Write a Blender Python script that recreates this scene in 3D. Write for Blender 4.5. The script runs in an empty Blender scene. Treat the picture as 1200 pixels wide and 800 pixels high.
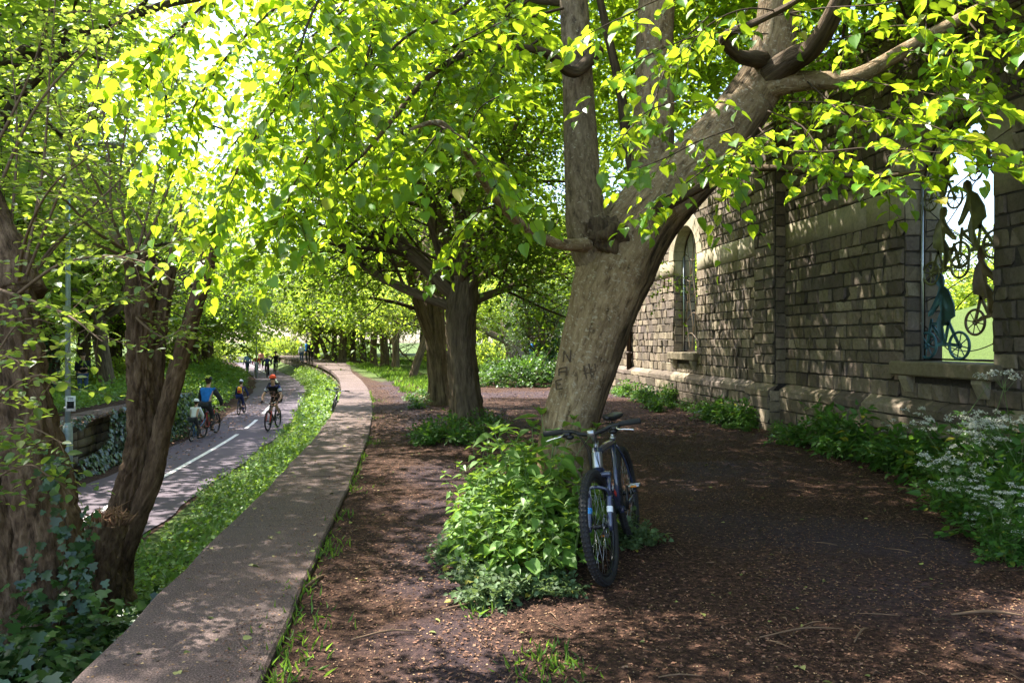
import bpy, math, random
import numpy as np
from mathutils import Vector, Matrix, noise as mnoise

rng = np.random.default_rng(11)
rnd = random.Random(5)
SC = bpy.context.scene
COL = SC.collection
EYE = 1.55
FOC = 850.0
PSI = math.atan(116.0 / FOC)
SP, CP = math.sin(PSI), math.cos(PSI)
SUN = np.array([-.50, .38, .95])      # toward the sun
SUN = SUN / np.linalg.norm(SUN)


# ------------------------------------------------------------------ camera helpers
def P(px, py, d):
    """world point at depth d seen in the photograph's direction (1200 x 800)"""
    u, v = (px - 600) / FOC, (400 - py) / FOC
    return np.array([d * (SP + u * CP), d * (CP - u * SP), EYE + d * v])


def G(px, py, z=0.0):
    return P(px, py, FOC * (EYE - z) / (py - 400.0))


def unit(v):
    v = np.asarray(v, float)
    return v / max(np.linalg.norm(v), 1e-9)


def units(a):
    return a / np.maximum(np.linalg.norm(a, axis=1, keepdims=True), 1e-9)


# ------------------------------------------------------------------ mesh builder
class MB:
    def __init__(self):
        self.v, self.bk, self.loops, self.sizes, self.mi = [], [], [], [], []
        self.n = 0

    def add(self, v, faces, mat=0, bk=None):
        v = np.asarray(v, float).reshape(-1, 3)
        self.v.append(v)
        self.bk.append(v if bk is None else np.asarray(bk, float).reshape(-1, 3))
        if isinstance(faces, np.ndarray):
            self.loops.append((faces + self.n).ravel())
            self.sizes.append(np.full(len(faces), faces.shape[1]))
            self.mi.append(np.full(len(faces), mat) if np.isscalar(mat) else np.asarray(mat))
        else:
            for f in faces:
                self.loops.append(np.asarray(f) + self.n)
                self.sizes.append(np.array([len(f)]))
                self.mi.append(np.array([mat]))
        self.n += len(v)

    def mesh(self, name, mats, smooth=True):
        me = bpy.data.meshes.new(name)
        v = np.concatenate(self.v)
        lo = np.concatenate(self.loops).astype(np.int32)
        sz = np.concatenate(self.sizes).astype(np.int32)
        st = np.concatenate([[0], np.cumsum(sz)[:-1]]).astype(np.int32)
        me.vertices.add(len(v))
        me.vertices.foreach_set('co', v.astype(np.float32).ravel())
        me.loops.add(len(lo))
        me.loops.foreach_set('vertex_index', lo)
        me.polygons.add(len(sz))
        me.polygons.foreach_set('loop_start', st)
        me.polygons.foreach_set('loop_total', sz)
        me.polygons.foreach_set('material_index', np.concatenate(self.mi).astype(np.int32))
        me.polygons.foreach_set('use_smooth', np.full(len(sz), bool(smooth)))
        at = me.attributes.new('bk', 'FLOAT_VECTOR', 'POINT')
        at.data.foreach_set('vector', np.concatenate(self.bk).astype(np.float32).ravel())
        for m in (mats if isinstance(mats, (list, tuple)) else [mats]):
            me.materials.append(m)
        me.update()
        me.validate()
        return me

    def build(self, name, mats, parent=None, smooth=True):
        return link(name, self.mesh(name, mats, smooth), parent)


def link(name, me, parent=None):
    o = bpy.data.objects.new(name, me)
    COL.objects.link(o)
    if parent is not None:
        o.parent = parent
    return o


def tag(o, label, cat, group=None):
    o['label'] = label
    o['category'] = cat
    if group:
        o['group'] = group
    return o


def kind(o, k, label=None):
    o['kind'] = k
    if label:
        o['label'] = label
    return o


def thing(name, label, cat, loc=(0, 0, 0), rz=0.0, group=None):
    o = bpy.data.objects.new(name, None)
    COL.objects.link(o)
    o.location = tuple(loc)
    o.rotation_euler = (0, 0, rz)
    o.empty_display_size = 0.2
    return tag(o, label, cat, group)


def copy_tree(o, parent=None):
    c = o.copy()
    COL.objects.link(c)
    if parent is not None:
        c.parent = parent
    for ch in list(o.children):
        copy_tree(ch, c)
    return c


# ------------------------------------------------------------------ shapes
def catmull(pts, rad, sub):
    pts = np.asarray(pts, float)
    rad = np.asarray(rad, float)
    if sub <= 1 or len(pts) < 3:
        return pts, rad
    p = np.vstack([2 * pts[0] - pts[1], pts, 2 * pts[-1] - pts[-2]])
    out, ro = [], []
    for i in range(len(pts) - 1):
        a, b, c, d = p[i], p[i + 1], p[i + 2], p[i + 3]
        for k in range(sub):
            t = k / sub
            out.append(0.5 * (2 * b + (c - a) * t + (2 * a - 5 * b + 4 * c - d) * t * t + (3 * b - a - 3 * c + d) * t ** 3))
            ro.append(rad[i] * (1 - t) + rad[i + 1] * t)
    out.append(pts[-1])
    ro.append(rad[-1])
    return np.array(out), np.array(ro)


def tube(mb, pts, rad, n=8, mat=0, sub=1, rough=0.0, freq=3.0, cap=True, seed=0.0, flute=0.0, ridge=0.0, rf=9.0):
    pts, rad = catmull(pts, np.full(len(pts), rad) if np.isscalar(rad) else rad, sub)
    m = len(pts)
    tan = np.gradient(pts, axis=0)
    tan = units(tan)
    ref = np.array([0, 0, 1.0]) if abs(tan[0][2]) < 0.9 else np.array([1.0, 0, 0])
    s = unit(np.cross(ref, tan[0]))
    th = np.arange(n) * 2 * math.pi / n
    ln = np.concatenate([[0], np.cumsum(np.linalg.norm(np.diff(pts, axis=0), axis=1))])
    V, B = [], []
    for i in range(m):
        s = unit(s - tan[i] * np.dot(s, tan[i]))
        w = np.cross(tan[i], s)
        r = np.full(n, rad[i])
        if flute:
            r = r * (1 + flute * np.sin(th * 5 + ln[i] * 0.7 + seed) * 0.6 + flute * np.sin(th * 3 - ln[i] * 0.9 + seed * 2) * 0.7)
        if rough:
            for j in range(n):
                q = Vector((math.cos(th[j]) * rad[i] * freq, math.sin(th[j]) * rad[i] * freq, ln[i] * freq * 0.35 + seed * 7.3))
                r[j] *= 1 + rough * mnoise.noise(q * 1.0) * 1.4 + rough * 0.5 * mnoise.noise(q * 3.1)
        if ridge:
            for j in range(n):
                q = Vector((math.cos(th[j]) * rad[i] * rf * 3 + .3 * math.sin(ln[i] * 5), math.sin(th[j]) * rad[i] * rf * 3, ln[i] * rf * .75 + seed * 5.1))
                a_ = mnoise.noise(q)
                r[j] += ridge * (min(abs(a_) * 2.6, 1.0) - .6 + .35 * mnoise.noise(q * 2.7))
        V.append(pts[i] + np.outer(np.cos(th) * r, s) + np.outer(np.sin(th) * r, w))
        B.append(np.column_stack([np.cos(th) * rad[i], np.sin(th) * rad[i], np.full(n, ln[i] + seed * 3.7)]))
    V, B = np.vstack(V), np.vstack(B)
    i = np.arange(m - 1)[:, None] * n
    j = np.arange(n)[None, :]
    j2 = (j + 1) % n
    F = np.stack([i + j, i + j2, i + n + j2, i + n + j], -1).reshape(-1, 4)
    mb.add(V, F, mat, B)
    if cap:
        mb.loops.append(np.arange(n)[::-1] + mb.n - m * n)
        mb.loops.append(np.arange(n) + mb.n - n)
        mb.sizes.append(np.array([n, n]))
        mb.mi.append(np.array([mat, mat]))


def box(mb, lo, hi, mat=0, bev=0.0):
    x0, y0, z0 = lo
    x1, y1, z1 = hi
    if bev <= 0:
        v = [(x0, y0, z0), (x1, y0, z0), (x1, y1, z0), (x0, y1, z0), (x0, y0, z1), (x1, y0, z1), (x1, y1, z1), (x0, y1, z1)]
        mb.add(v, np.array([[0, 3, 2, 1], [4, 5, 6, 7], [0, 1, 5, 4], [1, 2, 6, 5], [2, 3, 7, 6], [3, 0, 4, 7]]), mat)
        return
    b = bev
    v = []
    for z, e in ((z0, b), (z0 + b, 0), (z1 - b, 0), (z1, b)):
        x_0, x_1, y_0, y_1 = x0 + e, x1 - e, y0 + e, y1 - e
        c = b if e == 0 else b * 0.4
        v += [(x_0 + c, y_0, z), (x_1 - c, y_0, z), (x_1, y_0 + c, z), (x_1, y_1 - c, z), (x_1 - c, y_1, z), (x_0 + c, y_1, z), (x_0, y_1 - c, z), (x_0, y_0 + c, z)]
    f = [list(range(7, -1, -1)), list(range(24, 32))]
    for k in range(3):
        for j in range(8):
            f.append([k * 8 + j, k * 8 + (j + 1) % 8, k * 8 + 8 + (j + 1) % 8, k * 8 + 8 + j])
    mb.add(v, f, mat)


def ring(mb, c, axis, R, r, n=28, m=8, mat=0, sx=1.0):
    """torus; sx squashes the section along the axis"""
    axis = unit(axis)
    a = unit(np.cross(axis, [0, 0, 1.0] if abs(axis[2]) < 0.9 else [1.0, 0, 0]))
    b = np.cross(axis, a)
    t = np.arange(n) * 2 * math.pi / n
    q = np.arange(m) * 2 * math.pi / m
    d = np.cos(t)[:, None] * a + np.sin(t)[:, None] * b
    V = (np.asarray(c) + d[:, None, :] * (R + r * np.cos(q))[None, :, None] + axis * (r * sx * np.sin(q))[None, :, None]).reshape(-1, 3)
    i = np.arange(n)[:, None]
    j = np.arange(m)[None, :]
    F = np.stack([i * m + j, ((i + 1) % n) * m + j, ((i + 1) % n) * m + (j + 1) % m, i * m + (j + 1) % m], -1).reshape(-1, 4)
    mb.add(V, F, mat)


def lathe(mb, c, axis, prof, n=16, mat=0):
    """prof: list of (along, radius)"""
    axis = unit(axis)
    tube(mb, [np.asarray(c) + axis * a for a, _ in prof], [max(r, 1e-4) for _, r in prof], n, mat)


def ellipsoid(mb, c, r, n=14, m=9, mat=0, rot=None, lump=0.0, seed=0.0):
    V = []
    for i in range(m + 1):
        ph = math.pi * i / m
        for j in range(n):
            t = 2 * math.pi * j / n
            p = np.array([math.sin(ph) * math.cos(t), math.sin(ph) * math.sin(t), math.cos(ph)])
            k = 1 + (lump * mnoise.noise(Vector(p * 1.7 + seed)) + lump * .5 * mnoise.noise(Vector(p * 4 + seed)) if lump else 0)
            q = p * np.asarray(r) * k
            V.append(q if rot is None else rot @ q)
    V = np.array(V) + np.asarray(c)
    i = np.arange(m)[:, None] * n
    j = np.arange(n)[None, :]
    F = np.stack([i + j, i + n + j, i + n + (j + 1) % n, i + (j + 1) % n], -1).reshape(-1, 4)
    mb.add(V, F, mat)


# ------------------------------------------------------------------ leaves
def tmpl(kind_):
    if kind_ == 'heart':      # lime leaf: 11 verts, two folded halves, tip curling down
        r = [(.16, -.07, .03), (.43, .08, .09), (.47, .36, .10), (.31, .70, .03), (.10, .93, -.07)]
        tip, mid = (0, 1.1, -.16), (0, .5, .0)
    elif kind_ == 'heart_curled':      # the same leaf cupped and twisted, one half narrower
        R_ = np.array([(.13, -.05, .05), (.33, .10, .20), (.34, .38, .22), (.23, .70, .08), (.06, .90, -.14)])
        L_ = np.array([(-.16, -.06, .02), (-.40, .12, .06), (-.42, .40, .02), (-.27, .72, -.06), (-.07, .92, -.20)])
        return np.vstack([[(0, 0, 0)], [(.02, .5, .04)], [(.05, 1.0, -.32)], R_, L_]), np.array([[0, 3, 4, 5, 6, 7, 2, 1], [0, 1, 2, 12, 11, 10, 9, 8]])
    elif kind_ == 'lance':    # nettle or dock leaf
        r = [(.12, .02, .02), (.27, .16, .07), (.26, .40, .08), (.16, .72, .0), (.05, .95, -.1)]
        tip, mid = (0, 1.12, -.2), (0, .5, .03)
    elif kind_ == 'ivy':
        r = [(.25, -.10, .02), (.58, .12, .0), (.30, .38, .05), (.42, .66, .0), (.12, .72, .03)]
        tip, mid = (0, 1.05, -.06), (0, .45, .0)
    elif kind_ == 'oval':
        r = [(.10, .05, .02), (.30, .22, .06), (.33, .50, .07), (.2, .8, .02), (.06, .97, -.03)]
        tip, mid = (0, 1.02, -.06), (0, .5, .0)
    if kind_ == 'far':
        v = np.array([(0, 0, 0), (.40, .42, .10), (0, 1.0, -.06), (-.40, .42, .10)])
        return v, np.array([[0, 1, 2], [0, 2, 3]])
    R_ = np.array(r)
    L_ = R_ * np.array([-1, 1, 1])
    v = np.vstack([[(0, 0, 0)], [mid], [tip], R_, L_])
    return v, np.array([[0, 3, 4, 5, 6, 7, 2, 1], [0, 1, 2, 12, 11, 10, 9, 8]])


TM = {k: tmpl(k) for k in ('heart', 'heart_curled', 'lance', 'ivy', 'oval', 'far')}


def leaves(mb, Pp, D, N, S, t='heart', mat=0, wid=1.0):
    n = len(Pp)
    if t == 'heart' and n > 4:
        S = np.broadcast_to(np.asarray(S, float), (n,))
        k = rng.random(n) < .45
        leaves(mb, Pp[k], D[k], N[k], S[k], 'heart_curled', mat, wid)
        Pp, D, N, S = Pp[~k], D[~k], N[~k], S[~k]
        n = len(Pp)
    tv, tf = TM[t]
    D = units(D)
    side = units(np.cross(D, N))
    N = np.cross(side, D)
    S = np.broadcast_to(np.asarray(S, float), (n,))[:, None, None]
    V = Pp[:, None, :] + S * (tv[None, :, 0:1] * wid * side[:, None, :] + tv[None, :, 1:2] * D[:, None, :] + tv[None, :, 2:3] * N[:, None, :])
    F = (tf[None, :, :] + (np.arange(n) * len(tv))[:, None, None]).reshape(-1, tf.shape[1])
    mb.add(V.reshape(-1, 3), F, mat, np.repeat(Pp, len(tv), 0))


def twigs(mb, A, M, E, r, mat=1):
    """three-sided twigs through A, M, E (n,3)"""
    n = len(A)
    r = np.broadcast_to(np.asarray(r, float), (n,))
    D = units(E - A)
    s = units(np.cross(D, rng.normal(size=(n, 3))))
    w = np.cross(D, s)
    V = np.empty((n, 9, 3))
    for k, (Q, f) in enumerate(((A, 1.0), (M, .75), (E, .35))):
        for j in range(3):
            a = 2 * math.pi * j / 3
            V[:, k * 3 + j] = Q + (r * f)[:, None] * (math.cos(a) * s + math.sin(a) * w)
    f = np.array([[k * 3 + j, k * 3 + (j + 1) % 3, k * 3 + 3 + (j + 1) % 3, k * 3 + 3 + j] for k in range(2) for j in range(3)])
    F = (f[None] + (np.arange(n) * 9)[:, None, None]).reshape(-1, 4)
    mb.add(V.reshape(-1, 3), F, mat)


def sprays(mb, A, D, L, k=9, size=.07, t='heart', droop=.55, sag=.25, flat=.35, lm=0, tm=1, tr=.0022, sj=.42):
    """twigs with alternating leaves; A start, D direction, L length (n,)"""
    n = len(A)
    if n == 0:
        return
    D = units(np.asarray(D, float))
    L = np.broadcast_to(np.asarray(L, float), (n,))
    up = np.array([0, 0, 1.0])
    side = units(np.cross(D, up) + rng.normal(size=(n, 3)) * .25)

    def pos(tt):
        q = A + D * (L * tt)[:, None]
        q[:, 2] -= sag * L * tt ** 2
        return q
    if tr > 0:
        z = np.zeros(n)
        twigs(mb, pos(z), pos(z + .5), pos(z + 1.), tr, tm)
    PP, DD, NN, SS = [], [], [], []
    for i in range(k):
        tt = np.clip((i + .8) / k + rng.uniform(-.04, .04, n), .05, 1.0)
        sg = 1.0 if i % 2 else -1.0
        last = i == k - 1
        ld = D * (1.0 if last else .55) + side * (0 if last else sg * .85) + rng.normal(size=(n, 3)) * .22
        ld[:, 2] -= droop * rng.uniform(.4, 1.5, n)
        nn = up + rng.normal(size=(n, 3)) * flat + side * sg * .15
        if t == 'heart':
            q0, q1 = pos(tt), pos(tt) + units(ld) * (size * .25)
            w_ = units(np.cross(ld, up)) * .0011
            mb.add(np.stack([q0 - w_, q0 + w_, q1 + w_, q1 - w_], 1).reshape(-1, 3), np.arange(4 * n).reshape(n, 4), lm)
        PP.append(pos(tt) + units(ld) * (size * .25))
        DD.append(ld)
        NN.append(nn)
        SS.append(size * rng.uniform(1 - sj, 1 + sj, n) * (1 - .25 * abs(tt - .55)))
    leaves(mb, np.vstack(PP), np.vstack(DD), np.vstack(NN), np.concatenate(SS), t, lm)


# ------------------------------------------------------------------ tree skeletons
def grow(p, d, L, r, level, maxl, out, tips, R_, kids=(6, 6, 5), up=(.06, .0, -.03), spread=(.7, .9, .9), flat=.75, ratio=.55, wob=.14):
    n = max(4, int(L / (.5 if level < 2 else .3)))
    pts, q, dd = [np.array(p, float)], np.array(p, float), unit(d)
    for i in range(n):
        dd = unit(dd + R_.normal(size=3) * wob + np.array([0, 0, up[min(level, len(up) - 1)]]))
        q = q + dd * L / n
        pts.append(q.copy())
    pts = np.array(pts)
    rad = r * np.linspace(1, .35 if level < maxl else .3, n + 1)
    out.append((pts, rad, level))
    if level >= maxl - 1:
        tips.append((pts, level))
    if level < maxl:
        k = kids[min(level, len(kids) - 1)]
        for i in range(k):
            t = .22 + .78 * (i + R_.uniform(.1, .9)) / k
            f = min(t * n, n - 1e-3)
            a = int(f)
            b = pts[a] + (pts[a + 1] - pts[a]) * (f - a)
            tg = unit(pts[a + 1] - pts[a])
            az = R_.uniform(0, 2 * math.pi)
            h = unit(np.cross(tg, [math.cos(az), math.sin(az), R_.uniform(-.4, .6)]))
            cd = unit(tg * R_.uniform(.5, .9) + h * spread[min(level, len(spread) - 1)])
            cd[2] *= flat
            grow(b, cd, L * R_.uniform(.42, .68) * (1.15 - .5 * t), max(r * (1 - .6 * t) * ratio, .004), level + 1, maxl, out, tips, R_, kids, up, spread, flat, ratio, wob)


def spray_tips(mb, tips, R_, per=5, **kw):
    A, D = [], []
    for pts, lv in tips:
        for i in range(per):
            t = R_.uniform(.15, 1.0) * (len(pts) - 1.001)
            a = int(t)
            A.append(pts[a] + (pts[a + 1] - pts[a]) * (t - a))
            tg = unit(pts[a + 1] - pts[a])
            d = tg * .6 + R_.normal(size=3) * np.array([.7, .7, .22])
            D.append(d)
    A, D = np.array(A), np.array(D)
    L = kw.pop('length', .4) * R_.uniform(.7, 1.3, len(A))
    zm = kw.pop('zmin', None)
    if zm is not None:
        ok = A[:, 2] > zm + R_.uniform(-.15, .35, len(A))
        A, D, L = A[ok], D[ok], L[ok]
    sprays(mb, A, D, L, **kw)


def wood(mb, out, mat=0, segs=(12, 8, 5, 4), rough=.06):
    for i, (pts, rad, lv) in enumerate(out):
        tube(mb, pts, rad, segs[min(lv, len(segs) - 1)], mat, sub=1, rough=rough if lv == 0 else 0, seed=i * .37, cap=lv < 2)


# ------------------------------------------------------------------ materials
class NT:
    def __init__(self, name):
        self.m = bpy.data.materials.new(name)
        self.m.use_nodes = True
        self.t = self.m.node_tree
        self.t.nodes.clear()
        self.out = self.n('ShaderNodeOutputMaterial')

    def n(self, ty, **kw):
        x = self.t.nodes.new(ty)
        for k, v in kw.items():
            setattr(x, k, v)
        return x

    def l(self, a, b):
        self.t.links.new(a, b)

    def coord(self, scale=(1, 1, 1), attr='bk', obj=False):
        a = self.n('ShaderNodeAttribute', attribute_name=attr) if not obj else self.n('ShaderNodeTexCoord')
        mp = self.n('ShaderNodeMapping')
        mp.inputs['Scale'].default_value = scale
        self.l(a.outputs['Vector' if not obj else 'Object'], mp.inputs[0])
        return mp.outputs[0]

    def noise(self, vec, scale, detail=5, rough=.6, dist=0.0):
        x = self.n('ShaderNodeTexNoise')
        x.inputs['Scale'].default_value = scale
        x.inputs['Detail'].default_value = detail
        x.inputs['Roughness'].default_value = rough
        x.inputs['Distortion'].default_value = dist
        self.l(vec, x.inputs['Vector'])
        return x.outputs['Fac']

    def ramp(self, fac, stops):
        x = self.n('ShaderNodeValToRGB')
        e = x.color_ramp.elements
        while len(e) < len(stops):
            e.new(.5)
        for i, (p, c) in enumerate(stops):
            e[i].position = p
            e[i].color = (*c, 1) if len(c) == 3 else c
        self.l(fac, x.inputs[0])
        return x.outputs[0]

    def mix(self, fac, a, b, blend='MIX'):
        x = self.n('ShaderNodeMix', data_type='RGBA', blend_type=blend)
        for s, v in ((x.inputs[0], fac), (x.inputs[6], a), (x.inputs[7], b)):
            if hasattr(v, 'is_output'):
                self.l(v, s)
            elif isinstance(v, (int, float)):
                s.default_value = v
            else:
                s.default_value = (*v, 1)
        return x.outputs[2]

    def math(self, op, a, b=0.0):
        x = self.n('ShaderNodeMath', operation=op)
        for s, v in ((x.inputs[0], a), (x.inputs[1], b)):
            if hasattr(v, 'is_output'):
                self.l(v, s)
            else:
                s.default_value = v
        return x.outputs[0]

    def bump(self, h, strength=.5, dist=.01):
        x = self.n('ShaderNodeBump')
        x.inputs['Strength'].default_value = strength
        x.inputs['Distance'].default_value = dist
        self.l(h, x.inputs['Height'])
        return x.outputs[0]

    def bsdf(self, col, rough=.7, nrm=None, metal=0.0, spec=.4, out=True, coat=0.0):
        x = self.n('ShaderNodeBsdfPrincipled')
        for s, v in ((x.inputs['Base Color'], col), (x.inputs['Roughness'], rough)):
            if hasattr(v, 'is_output'):
                self.l(v, s)
            elif isinstance(v, (int, float)):
                s.default_value = v
            else:
                s.default_value = (*v, 1)
        x.inputs['Metallic'].default_value = metal
        x.inputs['Specular IOR Level'].default_value = spec
        x.inputs['Coat Weight'].default_value = coat
        if nrm is not None:
            self.l(nrm, x.inputs['Normal'])
        if out:
            self.l(x.outputs[0], self.out.inputs[0])
        return x.outputs[0]


def paint(name, col, rough=.45, metal=0.0, spec=.5, var=.25, scale=14, coat=0.0, bump=0.0):
    t = NT(name)
    c = t.coord(obj=True)
    f = t.noise(c, scale, 4)
    k = t.ramp(f, [(.3, tuple(x * (1 - var) for x in col)), (.7, tuple(min(1, x * (1 + var)) for x in col))])
    nr = t.bump(t.noise(c, scale * 12, 3), bump, .004) if bump else None
    t.bsdf(k, rough, nr, metal, spec, coat=coat)
    return t.m


def leafmat(name, base, trans, var=.35, mixf=.5, rough=.42, spec=.45, yellow=(.30, .24, .02), yfac=.12):
    t = NT(name)
    g = t.n('ShaderNodeNewGeometry')
    rpi = g.outputs['Random Per Island']
    lo = tuple(x * (1 - var) for x in base)
    hi = tuple(min(1, x * (1 + var)) for x in base)
    c1 = t.ramp(rpi, [(0, lo), (.5, base), (1.0 - yfac, hi), (1.0, yellow)])
    c2 = t.ramp(rpi, [(0, tuple(x * (1 - var * .8) for x in trans)), (1, tuple(min(1, x * (1 + var * .6)) for x in trans))])
    pr = t.bsdf(c1, rough, None, 0, spec, out=False)
    tr = t.n('ShaderNodeBsdfTranslucent')
    t.l(c2, tr.inputs[0])
    mx = t.n('ShaderNodeMixShader')
    mx.inputs[0].default_value = mixf
    t.l(pr, mx.inputs[1])
    t.l(tr.outputs[0], mx.inputs[2])
    t.l(mx.outputs[0], t.out.inputs[0])
    return t.m


def bark(name, dark, light, stretch=7.0, scale=16.0, depth=.9, lichen=None, lich=.62, dist=.02, under=None):
    t = NT(name)
    c = t.coord((1, 1, 1.0 / stretch))
    c2 = t.coord((1, 1, 1))
    f1 = t.noise(c, scale, 6, .62, .4)
    f2 = t.noise(c, scale * 3.2, 5, .6, .3)
    f3 = t.noise(c2, 2.3, 4)
    h = t.math('ADD', f1, t.math('MULTIPLY', f2, .45))
    col = t.ramp(h, [(.52, tuple(x * .28 for x in dark)), (.68, dark), (.92, light)])
    g3 = t.ramp(f3, [(.35, (0, 0, 0)), (.65, (1, 1, 1))])
    col = t.mix(t.math('MULTIPLY', g3, .45), col, tuple(x * .6 for x in dark), 'MIX')
    if lichen:
        l1 = t.noise(t.coord((1, 1, 1.8)), 24.0, 6, .7)
        m = t.ramp(l1, [(lich - .02, (0, 0, 0)), (lich + .03, (1, 1, 1))])
        col = t.mix(t.math('MULTIPLY', m, .7), col, lichen)
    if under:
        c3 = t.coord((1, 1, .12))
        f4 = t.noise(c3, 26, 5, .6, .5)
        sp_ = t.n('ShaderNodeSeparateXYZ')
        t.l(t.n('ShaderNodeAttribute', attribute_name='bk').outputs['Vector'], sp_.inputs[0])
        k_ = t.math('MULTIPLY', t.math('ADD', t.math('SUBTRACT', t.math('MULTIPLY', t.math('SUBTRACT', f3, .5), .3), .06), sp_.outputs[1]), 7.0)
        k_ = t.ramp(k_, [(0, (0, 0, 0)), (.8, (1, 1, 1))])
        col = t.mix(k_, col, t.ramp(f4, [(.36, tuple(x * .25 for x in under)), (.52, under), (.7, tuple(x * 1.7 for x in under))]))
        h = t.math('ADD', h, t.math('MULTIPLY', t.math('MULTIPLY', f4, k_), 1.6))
    t.bsdf(col, .9, t.bump(h, depth, dist), spec=.15)
    return t.m


M = {}
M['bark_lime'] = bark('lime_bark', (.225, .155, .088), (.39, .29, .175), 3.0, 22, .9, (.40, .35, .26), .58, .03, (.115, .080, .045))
M['bark_limb'] = bark('limb_bark', (.15, .108, .068), (.28, .21, .14), 2.5, 20, .8, (.36, .32, .24), .62, .02)
M['bark_furrow'] = bark('furrowed_bark', (.075, .052, .032), (.15, .105, .065), 9, 20, 1.0, (.20, .18, .13), .70, .03)
M['bark_row'] = bark('row_bark', (.125, .092, .060), (.24, .18, .12), 8, 14, .9, None, .6, .025)
M['bark_coppice'] = bark('coppice_bark', (.115, .068, .038), (.25, .16, .095), 3.2, 17, 1.0, (.26, .21, .15), .68, .035)
M['bark_pink'] = bark('pale_bark', (.20, .14, .11), (.34, .25, .20), 6, 12, .7)
M['twig'] = paint('twig_bark', (.055, .036, .022), .85, spec=.2)
M['twig_pale'] = paint('pale_twig_bark', (.16, .10, .06), .8, spec=.2)
M['cutwood'] = paint('cut_wood', (.20, .125, .07), .9, scale=60, bump=.6)
M['splinter'] = paint('torn_wood', (.23, .12, .06), .9, scale=50, bump=.6)
M['leaf_lime'] = leafmat('lime_leaf', (.085, .215, .015), (.44, .60, .025), .5, .55, .40, .5)
M['leaf_row'] = leafmat('row_leaf', (.060, .125, .014), (.32, .48, .03), .35, .52, .5, .35)
M['leaf_far'] = leafmat('far_leaf', (.085, .15, .018), (.42, .54, .05), .35, .55, .55, .3)
M['leaf_copse'] = leafmat('coppice_leaf', (.085, .16, .03), (.42, .54, .06), .35, .52, .42, .5)
M['leaf_creep'] = leafmat('creeping_leaf', (.085, .135, .055), (.18, .26, .07), .35, .3, .55, .3, yfac=.04)
M['leaf_nettle'] = leafmat('nettle_leaf', (.105, .205, .035), (.30, .46, .045), .35, .35, .5, .4, yfac=.04)
M['leaf_herb'] = leafmat('herb_leaf', (.045, .12, .018), (.16, .32, .03), .4, .35, .5, .35, yfac=.04)
M['leaf_ivy'] = leafmat('ivy_leaf', (.030, .070, .016), (.08, .17, .02), .45, .2, .33, .55, (.09, .15, .03))
M['leaf_ever'] = leafmat('laurel_leaf', (.045, .10, .018), (.14, .28, .03), .4, .3, .4, .45, (.10, .16, .03))
M['leaf_grass'] = leafmat('grass_blade', (.085, .17, .025), (.25, .42, .04), .35, .4, .5, .35, yfac=.06)
M['stem'] = paint('green_stem', (.10, .16, .04), .6)
M['petal'] = leafmat('white_petal', (.72, .72, .64), (.5, .5, .42), .08, .3, .6, .2, (.8, .8, .7))


# ================================================================== the setting
def curve(y):
    """how far the old railway line bends to the -x side at distance y"""
    y = np.asarray(y, float)
    a = np.clip(y - 9, 0, 51)
    return -.0060 * a ** 1.8 - np.clip(y - 60, 0, None) * .27


def sstep(a, b, x):
    t = np.clip((x - a) / (b - a), 0, 1)
    return t * t * (3 - 2 * t)


def path_off(y):
    return .55 * sstep(10, 26, np.asarray(y, float))


def path_right(y):
    return -3.75 + path_off(y) + .45 * sstep(24, 45, np.asarray(y, float))


def lump(x, y):
    return (np.sin(x * 1.7 + 2.1 * np.sin(y * .6)) * np.sin(y * 1.3 + 1.4 * np.sin(x * .8)) * .6 + np.sin(x * 4.1 + y * 2.3) * np.sin(y * 3.7 - x * 1.9) * .3
            + np.sin(x * 9.7 - y * 5.1) * np.sin(y * 8.3 + x * 4.7) * .16)


PROF_S = [-400, -90, -40, -18, -12, -9, -7.5, -6.95, -6.72, -6.3, -6.1, -2.85, -2.6, -1.75, -1.42, -1.30, -.70, -.60, 8.2, 400]
PROF_Z = [9, 1.5, -.5, -.75, -.6, -.25, -.02, -.04, -1.0, -1.13, -1.17, -1.17, -1.12, -.78, -.72, -.02, -.02, -.0, 0, 0]


def ground_z(x, y):
    x, y = np.asarray(x, float), np.asarray(y, float)
    s = x - curve(y)
    z = np.interp(s, PROF_S, PROF_Z)
    # the long opposite platform face turns into a bank past y = 23
    bank = np.interp(s, [-8.6, -6.2], [-.15, -1.12])
    w = sstep(21.5, 23.5, y) * ((s > -8.6) & (s < -6.2))
    z = z * (1 - w) + bank * w
    dirt = sstep(-.6, -.3, s)
    z = z + lump(x, y) * (.022 * dirt + .03 * (s < -1.8) * (s > -3.5) + .05 * (s < -7.4))
    hill = np.clip(s - 8.5, 0, 40) * .27
    z = z + np.minimum(hill, 6.5) * (1 - sstep(20, 34, y))
    return z


ys = np.concatenate([np.arange(-60, -4, 8), np.arange(-4, 12, .14), np.arange(12, 30, .35), np.arange(30, 90, 1.2), np.arange(90, 200, 8), np.arange(200, 701, 50)])
ss = np.unique(np.concatenate([[-400, -250, -150, -100], np.arange(-90, -20, 5), np.arange(-20, -7.6, .6), np.arange(-7.6, -6, .12), np.arange(-6, -3.7, .4), np.arange(-3.7, -1.45, .12),
                               [-1.44, -1.42, -1.36, -1.30, -1.2, -1.0, -.8, -.70, -.65, -.60], np.arange(-.55, 8, .14), np.arange(8, 26, .9), np.arange(26, 60, 4), [80, 120, 200, 300, 400]]))
YY, SS = np.meshgrid(ys, ss, indexing='ij')
XX = SS + curve(YY)
ZZ = ground_z(XX, YY)
mb = MB()
ny, ns = YY.shape
i = np.arange(ny - 1)[:, None] * ns
j = np.arange(ns - 1)[None, :]
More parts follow.
